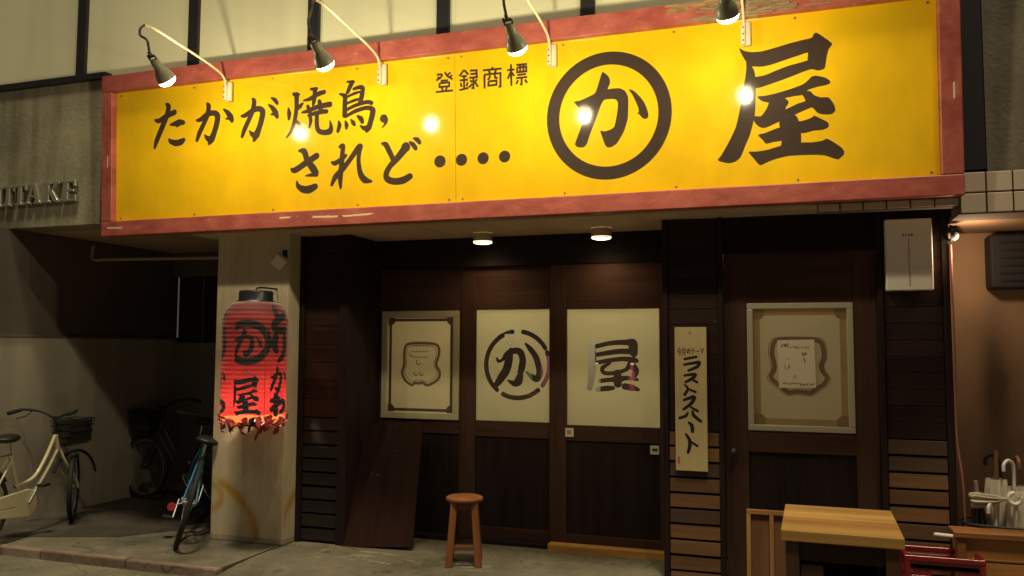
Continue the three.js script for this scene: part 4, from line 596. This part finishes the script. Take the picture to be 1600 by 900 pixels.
  for (let i = 0; i < 30; i++) {
    const a = (i / 30) * Math.PI * 2 + rr(-0.08, 0.08), w = rr(0.03, 0.07), len = [rr(0.04, 0.09), rr(0.07, 0.12), rr(0.12, 0.19)][i % 9 === 4 ? 2 : i % 2], s = new THREE.PlaneGeometry(w, len, 4, 7), p = s.attributes.position, k = rnd() * 10;
    for (let q = 0; q < p.count; q++) { const t = 0.5 - p.getY(q) / len, e = (1 - 0.55 * t * t) * (1 + 0.35 * Math.sin(t * 13 + k + p.getX(q) * 50)); p.setXYZ(q, p.getX(q) * e + 0.012 * Math.sin(t * 5 + k), -t * len + 0.006 * Math.sin(p.getX(q) * 90 + k), 0.018 * Math.sin(t * 7 + k + p.getX(q) * 60) - 0.03 * t); }
    s.computeVertexNormals(); const y = hem(a) + 0.015, r = rad(y) + 0.003; s.rotateY(a).translate(Math.sin(a) * r, y, Math.cos(a) * r);
    part('torn_strip', s, i % 7 === 3 ? dark : i % 3 ? rag : rag2, L);
  }
  part('base_plate', new THREE.CylinderGeometry(0.175, 0.175, 0.014, 32).translate(0, 0.985, 0), wood([0.12, 0.06, 0.03], 0.6), L);  // disc added to keep the lantern light from pooling on the pillar
  part('lower_ring', new THREE.TorusGeometry(0.176, 0.008, 8, 36).rotateX(Math.PI / 2).translate(0, 0.965, 0), M.black, L);
  part('bulb', new THREE.SphereGeometry(0.032, 16, 12).translate(0, 1.09, 0), mat([0.9, 0.8, 0.6], 0.5, { emissive: lin(1, 0.7, 0.36), emissiveIntensity: 8 }), L); part('bulb_holder', [rod([0, 1.12, 0], [0, 1.19, 0], 0.018), rod([0, 1.19, 0], [0, 1.96, 0], 0.004)], M.black, L);
  part('hook', [tube([[0, 1.965, 0], [0, 1.985, 0], [0, 1.995, -0.03], [0, 2.0, -0.12], [0, 2.0, -0.268]], 0.007, 20)], M.black, L);
  const l = new THREE.PointLight(lin(1, 0.76, 0.48), 0.95, 0, 2); l.name = 'lantern_light'; l.position.set(-3.893, 1.09, 0.95); l.castShadow = true; l.shadow.radius = 1.4; scene.add(l);
}
// ---------------------------------------------------------------- stool, leaning board
{
  const s = thing('stool', 'small round reddish wooden stool standing before the sliding door', 'stool', [-2.272, 0, 0.68], 0.35), h = 0.475, r = 0.135;
  part('seat', lathe([[0.001, h], [r - 0.012, h], [r, h - 0.008], [r, h - 0.024], [r - 0.01, h - 0.032], [0.001, h - 0.032]], 40), M.stool, s);
  part('seat_rim', box(0.15, 0.05, 0.15, 0, h - 0.06, 0, { r: 0.004 }), M.stool, s);
  for (const [a, b] of [[-1, -1], [1, -1], [1, 1], [-1, 1]]) { const l = box(0.05, h - 0.03, 0.05, 0, 0, 0, { r: 0.005, g: 'y', off: a + b * 2 }); const t = new THREE.Matrix4().makeShear(0, 0, 0, 0, 0, 0); l.applyMatrix4(new THREE.Matrix4().set(1, -a * 0.075, 0, 0, 0, 1, 0, 0, 0, -b * 0.075, 1, 0, 0, 0, 0, 1)).translate(a * 0.088, (h - 0.03) / 2, b * 0.088); part('leg', l, M.stool, s); }
  for (const k of [-1, 1]) { part('stretcher', box(0.17, 0.03, 0.018, 0, 0.13, k * 0.097, { r: 0.003 }), M.stool, s); part('stretcher', box(0.018, 0.03, 0.17, k * 0.097, 0.13, 0, { r: 0.003, g: 'z' }), M.stool, s); }
  const b = thing('leaning_board', 'large dark wooden board leaning against the panel below the ornamental window', 'board', [-3.065, 0, 0.5]); b.rotation.set(-0.38, 0.06, 0.065, 'YXZ');
  part('board', box(0.58, 0.985, 0.024, 0, 0.5, 0, { r: 0.004, g: 'y' }), M.board, b);
  for (const y of [0.2, 0.82]) part('batten', box(0.5, 0.06, 0.02, 0, y, -0.022, { r: 0.003 }), M.board, b);
}
// ---------------------------------------------------------------- table, frame, crate, low cabinet
{
  const t = thing('table', 'yellow-topped wooden table with a dark boxy base in the right foreground', 'table', [0.195, -0.05, 1.83]); t.rotation.y = -0.02;
  const W = 0.53, D = 0.69, h = 0.75;
  for (let i = 0; i < 4; i++) part('plank', box(W, 0.05, D / 4 - 0.0015, 0, h - 0.025, -D / 2 + (i + 0.5) * D / 4, { r: 0.004, off: i * 0.7 }), [M.tableTop, M.tableTop3, M.tableTop2, M.tableTop][i], t);
  for (const [a, b] of [[-1, -1], [1, -1], [1, 1], [-1, 1]]) part('leg', box(0.06, h - 0.05, 0.06, a * (W / 2 - 0.05), (h - 0.05) / 2, b * (D / 2 - 0.05), { r: 0.004, g: 'y' }), M.tableLeg, t);
  for (const k of [-1, 1]) { part('apron', box(W - 0.16, 0.09, 0.022, 0, h - 0.096, k * (D / 2 - 0.045), { r: 0.003 }), M.tableBody, t); part('side_panel', box(0.02, h - 0.06, D - 0.16, k * (W / 2 - 0.05), (h - 0.06) / 2, 0, { g: 'y' }), M.tableBody, t); }
  part('front_board', box(0.1, h - 0.16, 0.018, -W / 2 + 0.135, (h - 0.16) / 2, D / 2 - 0.055, { g: 'y', r: 0.003 }), M.tableLeg, t); part('shelf', box(W - 0.14, 0.02, D - 0.14, 0, 0.12, 0), M.tableBody, t); part('back_panel', box(W - 0.16, h - 0.2, 0.015, 0, (h - 0.2) / 2 + 0.02, -D / 2 + 0.05), M.blackWood, t);
  const f = thing('wooden_frame', 'pale wooden frame with brown panels standing behind the left of the table', 'frame', [-0.02, -0.03, 0.78]); f.rotation.set(-0.1, 0, 0);
  part('top_rail', box(0.58, 0.03, 0.03, 0, 0.54, 0, { r: 0.003 }), M.frameWood, f); part('bottom_rail', box(0.58, 0.03, 0.03, 0, 0.015, 0, { r: 0.003 }), M.frameWood, f);
  for (const x of [-0.277, -0.137, 0.137, 0.277]) part('upright', box(0.026, 0.495, 0.028, x, 0.2775, 0, { r: 0.003, g: 'y', off: x * 9 }), M.frameWood, f);
  for (const [x, w] of [[-0.207, 0.112], [0, 0.246], [0.207, 0.112]]) part('infill_panel', box(w, 0.495, 0.008, x, 0.2775, -0.008, { g: 'y', off: x * 5 }), M.panelWood, f);
}
{
  const c = thing('plastic_crate', 'red plastic bottle crate with slotted sides right of the table', 'crate', [0.785, -0.055, 0.855]); const w = 0.42, d = 0.28, h = 0.425;
  const m = M.redPlastic;
  part('rim', [box(w, 0.035, 0.022, 0, h - 0.018, d / 2 - 0.011, { r: 0.009 }), box(w, 0.035, 0.022, 0, h - 0.018, -d / 2 + 0.011, { r: 0.009 }), box(0.022, 0.035, d - 0.03, w / 2 - 0.011, h - 0.018, 0, { r: 0.009 }), box(0.022, 0.035, d - 0.03, -w / 2 + 0.011, h - 0.018, 0, { r: 0.009 })], m, c);
  for (const [a, b] of [[-1, -1], [1, -1], [1, 1], [-1, 1]]) part('corner_post', box(0.034, h - 0.03, 0.034, a * (w / 2 - 0.018), (h - 0.03) / 2, b * (d / 2 - 0.018), { r: 0.01 }), m, c);
  for (const k of [-1, 1]) for (let i = 0; i < 6; i++) { const y = 0.03 + i * 0.067; part('side_rib', box(w - 0.06, 0.03, 0.012, 0, y, k * (d / 2 - 0.012), { r: 0.004 }), m, c); part('end_rib', box(0.012, 0.03, d - 0.06, k * (w / 2 - 0.012), y, 0, { r: 0.004 }), m, c); }
  part('front_band', box(w - 0.05, 0.05, 0.012, 0, h - 0.05, d / 2 - 0.012, { r: 0.004 }), m, c);
  for (const x of [-0.115, 0.12]) part('handle_panel', box(0.095, 0.12, 0.01, x, h - 0.085, d / 2 - 0.016, { r: 0.003 }), m, c); part('bottom', box(w - 0.03, 0.012, d - 0.03, 0, 0.01, 0), m, c);
  const b = thing('low_cabinet', 'low orange brown wooden cabinet below the umbrellas at the right edge', 'cabinet', [1.28, -0.04, 0.72]); b.rotation.y = 0.03;
  part('body', box(0.8, 0.49, 0.14, 0, 0.245, 0, { r: 0.003 }), M.cabinet, b); part('top_trim', box(0.84, 0.035, 0.18, 0, 0.508, 0.006, { r: 0.005 }), M.cabinetTrim, b); part('stile', box(0.045, 0.49, 0.014, -0.378, 0.245, 0.0775, { r: 0.003, g: 'y' }), M.cabinetTrim, b);
  part('lower_moulding', box(0.7, 0.012, 0.01, 0.02, 0.37, 0.0755, { r: 0.003 }), M.cabinetTrim, b); part('door_panel', box(0.68, 0.33, 0.008, 0.02, 0.19, 0.0745, { r: 0.003, off: 2 }), M.cabinet, b);
  const r = thing('white_rod', 'short white plastic rod sticking out left of the low cabinet top', 'rod', [0.83, 0.452, 0.8]); part('rod', [rod([-0.06, 0.004, 0], [0.03, 0, 0], 0.0125)], M.white, r); part('end_cap', new THREE.SphereGeometry(0.0125, 10, 8).translate(-0.06, 0.004, 0), M.white, r);
}
// ---------------------------------------------------------------- umbrellas in their stand
{
  const st = thing('umbrella_stand', 'black metal stand holding the umbrellas against the brown wall', 'umbrella stand', [1.28, 0, 0.535]);
  for (const y of [0.12, 0.5]) part('rail', tube([[-0.3, y, -0.1], [0.32, y, -0.1], [0.32, y, 0.1], [-0.3, y, 0.1]], 0.008, 60, 6, true), M.black, st);
  for (const [x, z] of [[-0.3, -0.1], [0.32, -0.1], [0.32, 0.1], [-0.3, 0.1]]) part('upright', rod([x, -0.04, z], [x, 0.5, z], 0.009), M.black, st);
  const folded = (len, r, k) => { // pleated, closed canopy
    const N = 40, Y = 12, pos = [], idx = [];
    for (let j = 0; j <= Y; j++) for (let i = 0; i < N; i++) { const t = j / Y, a = (i / N) * Math.PI * 2, rad = (0.006 + r * Math.pow(t, 0.75) * (1 - 0.25 * Math.max(0, t - 0.85) / 0.15)) * (1 + 0.3 * Math.sin(a * 8 + t * 5 + k) * Math.min(1, t * 3)); pos.push(Math.cos(a) * rad, t * len, Math.sin(a) * rad); }
    for (let j = 0; j < Y; j++) for (let i = 0; i < N; i++) { const a = j * N + i, b = j * N + ((i + 1) % N); idx.push(a, a + N, b, b, a + N, b + N); }
    const g = new THREE.BufferGeometry(); g.setAttribute('position', new THREE.Float32BufferAttribute(pos, 3)); g.setIndex(idx); g.computeVertexNormals(); return g;
  };
  const J = (y, s) => tube([[0, y, 0], [0, y + 0.12, 0], [0.012 * s, y + 0.16, 0], [0.045 * s, y + 0.175, 0], [0.075 * s, y + 0.15, 0], [0.078 * s, y + 0.11, 0]], 0.0105, 28, 8);
  const S = (y) => [rod([0, y, 0], [0, y + 0.17, 0], 0.015, 0.012)];
  // [place, tilt, length, radius, canopy, handle material, handle kind, label]
  for (const [p, tilt, len, r, cm, hm, kind, label] of [
    [[1.135, 0.02, 0.5], [0.02, 0.3, -0.02], 0.74, 0.055, M.vinyl, M.umbBrown, 's', 'folded clear umbrella with a straight brown handle standing tallest in the stand'],
    [[1.225, 0.02, 0.55], [-0.02, 0.6, -0.05], 0.68, 0.06, M.vinyl, M.white, 'j', 'folded clear umbrella with a white crook handle at the right edge'],
    [[1.21, 0.02, 0.46], [-0.06, 0, 0.02], 0.7, 0.045, M.umbDark, M.black, 'j', 'black folded umbrella behind the clear ones at the right edge'],
    [[1.06, 0.02, 0.56], [0.03, -0.5, 0.03], 0.56, 0.03, M.umbDark, M.greyPlastic, 's', 'dark folded umbrella with a grey straight handle in front of the white crook'],
    [[1.275, 0.02, 0.5], [-0.01, 1.7, -0.04], 0.7, 0.06, mat([0.62, 0.54, 0.42], 0.5), M.umbBrown, 'j', 'pale folded umbrella cut off by the right edge of the view'],
    [[1.12, 0.02, 0.57], [0.02, 0.9, 0.0], 0.44, 0.04, mat([0.45, 0.36, 0.22], 0.5), M.white, 'j', 'beige folded umbrella with a white crook handle turned left']]) {
    const u = thing('umbrella', label, 'umbrella', p); u.rotation.set(tilt[0], tilt[1], tilt[2], 'YXZ');
    part('canopy', folded(len, r, p[0] * 40), cm, u); part('tip', rod([0, -0.02, 0], [0, 0.02, 0], 0.005), M.steel, u); part('handle', kind === 'j' ? [rod([0, len - 0.02, 0], [0, len + 0.02, 0], 0.006), J(len, -1)] : [rod([0, len - 0.02, 0], [0, len + 0.02, 0], 0.006), ...S(len)], hm, u); part('strap', new THREE.TorusGeometry(r * 0.98, 0.006, 6, 20).rotateX(Math.PI / 2).translate(0, len * 0.62, 0), cm, u);
  }
  const b = thing('umbrella', 'folded grey umbrella lying across the others with a round white handle end', 'umbrella', [1.19, 0.655, 0.6]); b.rotation.z = Math.PI / 2 + 0.1;
  part('canopy', folded(0.2, 0.038, 3), mat([0.4, 0.34, 0.24], 0.5), b); part('handle', [new THREE.TorusGeometry(0.033, 0.0125, 10, 24, 5.2).translate(0, -0.04, 0)], M.white, b);
}
// ---------------------------------------------------------------- bicycles (x forward, z to the rider's right)
function bicycle(name, label, o) {
  const b = thing(name, label, 'bicycle'), R = o.R ?? 0.32, A = [0, R], F = [o.base ?? 1.06, R], BB = [0.44, 0.28], HT = [0.83, 0.78], HB = [0.865, 0.66], ST = [0.3, 0.68];
  const wheel = (n, [cx, cy], turn) => {
    const w = new THREE.Group(); w.name = n; w.position.set(cx, cy, 0); w.rotation.y = turn; b.add(w);
    part('tyre', new THREE.TorusGeometry(R - 0.02, 0.02, 10, 56), M.rubber, w); part('rim', new THREE.TorusGeometry(R - 0.045, 0.011, 8, 56), o.rim ?? M.chrome, w);
    part('hub', new THREE.CylinderGeometry(0.022, 0.022, 0.09, 14).rotateX(Math.PI / 2), M.steel, w);
    const sp = []; for (let i = 0; i < 28; i++) { const a = (i / 28) * Math.PI * 2, c = a + (i % 2 ? 0.5 : -0.5), s = i % 4 < 2 ? 0.03 : -0.03; sp.push(rod([Math.cos(c) * 0.02, Math.sin(c) * 0.02, s], [Math.cos(a) * (R - 0.05), Math.sin(a) * (R - 0.05), 0], 0.0014, 0.0014, 4)); } part('spokes', sp, M.steel, w); return w;
  };
  wheel('rear_wheel', A, 0); wheel('front_wheel', F, o.steer ?? 0);
  const P = ([x, y], z = 0) => [x, y, z], f = o.paint;
  const fr = o.sport ? [rod(P(ST), P(BB), 0.017), rod(P(ST), P(HT), 0.017), rod(P(HB), P(BB), 0.02)] : [rod(P(ST), P(BB), 0.016), tube([P(HT), [0.7, 0.58, 0], [0.58, 0.46, 0], [0.36, 0.42, 0]], 0.015, 20), tube([P(HB), [0.74, 0.5, 0], [0.6, 0.36, 0], P(BB)], 0.017, 20)];
  for (const z of [-0.05, 0.05]) fr.push(rod([0, R, z], [BB[0], BB[1], z * 0.6], 0.009), rod([0, R, z], [ST[0], ST[1] - 0.04, z * 0.4], 0.008));
  part('frame', [...fr, rod(P(HB), P(HT), 0.021)], f, b);
  for (const z of [-0.045, 0.045]) part('fork_blade', tube([[HB[0], HB[1], z * 0.5], [HB[0] + 0.05, HB[1] - 0.12, z], [F[0] - 0.04, R + 0.08, z], [F[0], R, z]], 0.011, 16), f, b);
  part('crank', [new THREE.CylinderGeometry(0.03, 0.03, 0.12, 14).rotateX(Math.PI / 2).translate(BB[0], BB[1], 0), rod([BB[0], BB[1], 0.075], [BB[0] + 0.1, BB[1] + 0.13, 0.08], 0.01), rod([BB[0], BB[1], -0.075], [BB[0] - 0.1, BB[1] - 0.13, -0.08], 0.01)], M.steel, b);
  part('pedal', box(0.09, 0.022, 0.07, BB[0] + 0.1, BB[1] + 0.13, 0.125, { r: 0.006 }), M.black, b); part('pedal', box(0.09, 0.022, 0.07, BB[0] - 0.1, BB[1] - 0.13, -0.125, { r: 0.006 }), M.black, b);
  part('seat_post', rod(P(ST), [0.275, 0.78, 0], 0.012), M.chrome, b);
  const sd = new THREE.SphereGeometry(0.1, 20, 12), q = sd.attributes.position; for (let i = 0; i < q.count; i++) { const t = q.getX(i) / 0.1; q.setXYZ(i, q.getX(i) * 1.35, q.getY(i) * 0.36, q.getZ(i) * (0.85 - 0.5 * t)); } sd.computeVertexNormals(); part('saddle', sd.translate(0.27, 0.81, 0), M.black, b);
  const hb = o.sport ? tube([[0.84, 0.93, -0.29], [0.85, 0.94, -0.1], [0.86, 0.94, 0], [0.85, 0.94, 0.1], [0.84, 0.93, 0.29]], 0.012, 30) : tube([[0.62, 0.98, -0.27], [0.74, 1.0, -0.25], [0.83, 0.98, -0.14], [0.82, 0.93, 0], [0.83, 0.98, 0.14], [0.74, 1.0, 0.25], [0.62, 0.98, 0.27]], 0.0115, 40);
  part('handlebar', [hb, rod(P(HT), [0.81, 0.94, 0], 0.013)], o.bar ?? M.black, b);
  for (const z of [-0.27, 0.27]) part('grip', o.sport ? rod([0.842, 0.932, z * 0.7], [0.838, 0.929, z * 1.15], 0.017) : rod([0.6, 0.977, z], [0.72, 0.997, z * 0.94], 0.017), M.rubber, b);
  for (const z of [-0.22, 0.22]) part('brake_lever', tube(o.sport ? [[0.85, 0.925, z], [0.9, 0.9, z], [0.9, 0.88, z * 1.2]] : [[0.79, 0.985, z * 0.9], [0.76, 0.95, z], [0.66, 0.93, z * 1.08]], 0.005, 10), M.black, b);
  if (!o.sport) {
    const fender = (cx, a0, a1) => { const pts = []; for (let i = 0; i <= 14; i++) { const a = a0 + (a1 - a0) * i / 14; pts.push([cx + Math.cos(a) * (R + 0.018), R + Math.sin(a) * (R + 0.018), 0]); } return tube(pts, 0.013, 30, 6); };
    part('mudguard', fender(0, 0.6, 3.3), o.fender, b); part('mudguard', fender(F[0], 0.3, 2.6), o.fender, b);
    const cs = new THREE.Shape(); cs.absarc(BB[0], BB[1], 0.105, -Math.PI / 2, Math.PI / 2); cs.lineTo(0.0, R + 0.06); cs.absarc(0, R - 0.005, 0.06, Math.PI / 2, Math.PI * 1.5); cs.lineTo(BB[0], BB[1] - 0.105);
    const slot = new THREE.Path(); slot.moveTo(0.06, 0.285); slot.lineTo(0.3, 0.278); slot.lineTo(0.3, 0.262); slot.lineTo(0.06, 0.272); cs.holes.push(slot);
    part('chain_guard', new THREE.ExtrudeGeometry(cs, { depth: 0.012, bevelEnabled: true, bevelSize: 0.006, bevelThickness: 0.006, bevelSegments: 2 }).translate(0, 0, 0.05), f, b);
    const bk = [], L = 0.32, Wd = 0.2, Hh = 0.22, X0 = 0.9, Y0 = 0.68; // wire basket
    for (let i = 0; i <= 10; i++) { const x = X0 + L * i / 10; bk.push(rod([X0 + 0.02 + (L - 0.05) * i / 10, Y0, Wd / 2 - 0.03], [x, Y0 + Hh, Wd / 2], 0.003, 0.003, 5), rod([X0 + 0.02 + (L - 0.05) * i / 10, Y0, -Wd / 2 + 0.03], [x, Y0 + Hh, -Wd / 2], 0.003, 0.003, 5), rod([X0 + 0.02 + (L - 0.05) * i / 10, Y0, -Wd / 2 + 0.03], [X0 + 0.02 + (L - 0.05) * i / 10, Y0, Wd / 2 - 0.03], 0.003, 0.003, 5)); }
    for (let i = 0; i <= 6; i++) { const z = -Wd / 2 + Wd * i / 6; bk.push(rod([X0 + 0.02, Y0, z * 0.7], [X0, Y0 + Hh, z], 0.003, 0.003, 5), rod([X0 + L - 0.03, Y0, z * 0.7], [X0 + L, Y0 + Hh, z], 0.003, 0.003, 5)); }
    for (let j = 1; j <= 4; j++) { const y = Y0 + Hh * j / 4, w = Wd / 2 - 0.03 * (1 - j / 4); bk.push(rod([X0, y, w], [X0 + L, y, w], 0.004, 0.004, 5), rod([X0, y, -w], [X0 + L, y, -w], 0.004, 0.004, 5), rod([X0, y, -w], [X0, y, w], 0.004, 0.004, 5), rod([X0 + L, y, -w], [X0 + L, y, w], 0.004, 0.004, 5)); }
    part('basket', bk, M.black, b); part('basket_lining', [box(L - 0.03, Hh - 0.03, 0.006, X0 + L / 2, Y0 + Hh / 2, Wd / 2 - 0.022), box(L - 0.03, Hh - 0.03, 0.006, X0 + L / 2, Y0 + Hh / 2, -Wd / 2 + 0.022), box(0.006, Hh - 0.03, Wd - 0.06, X0 + 0.016, Y0 + Hh / 2, 0), box(0.006, Hh - 0.03, Wd - 0.06, X0 + L - 0.022, Y0 + Hh / 2, 0)], mat([0.025, 0.022, 0.022], 0.9), b);
    part('rack', [rod([-0.2, 0.69, -0.06], [0.24, 0.69, -0.06], 0.006), rod([-0.2, 0.69, 0.06], [0.24, 0.69, 0.06], 0.006), rod([-0.2, 0.69, -0.06], [-0.2, 0.69, 0.06], 0.006), rod([0, 0.69, -0.06], [0, 0.69, 0.06], 0.006), rod([-0.02, R, 0.055], [-0.08, 0.69, 0.06], 0.005), rod([-0.02, R, -0.055], [-0.08, 0.69, -0.06], 0.005)], M.steel, b);
  }
  part('reflector', new THREE.CylinderGeometry(0.032, 0.032, 0.012, 18).rotateZ(Math.PI / 2).translate(...(o.sport ? [-0.03, 0.3, -0.115] : [-(R + 0.03) * 0.857, R + (R + 0.03) * 0.515, 0])), M.reflector, b);
  if (o.sport) part('reflector_bracket', rod([0, R, -0.04], [-0.022, 0.302, -0.115], 0.005), M.steel, b);
  if (!o.sport) part('stand', [rod([0.02, R, -0.06], [-0.1, 0.02, -0.16], 0.008)], M.rubber, b);
  return b;
}
{
  const a = bicycle('bicycle', 'cream step-through bicycle with a black basket beside the left side wall', { paint: M.bikeCream, fender: M.bikeDark, steer: 0.5, R: 0.3, base: 1.1 });
  a.rotation.y = THREE.MathUtils.degToRad(101.5); a.position.set(-5.93 + 0.2 * 0.44, 0, 1.16 + 0.98 * 0.44);
  const b = bicycle('bicycle', 'black bicycle in the dark at the back of the bay, its wheel rim glinting', { paint: M.bikeDark, fender: M.bikeDark, R: 0.32, rim: M.steel });
  b.rotation.y = THREE.MathUtils.degToRad(172); b.position.set(-5.2, 0, -0.4);
  const c = bicycle('bicycle', 'blue sports bicycle leaning on the pillar with its rear wheel towards the street', { paint: M.bikeBlue, fender: M.bikeDark, sport: true, R: 0.34 });
  c.rotation.set(0.26, THREE.MathUtils.degToRad(128), 0, 'YXZ'); c.position.set(-4.53, 0, 1.0);
}
renderer.render(scene, camera);
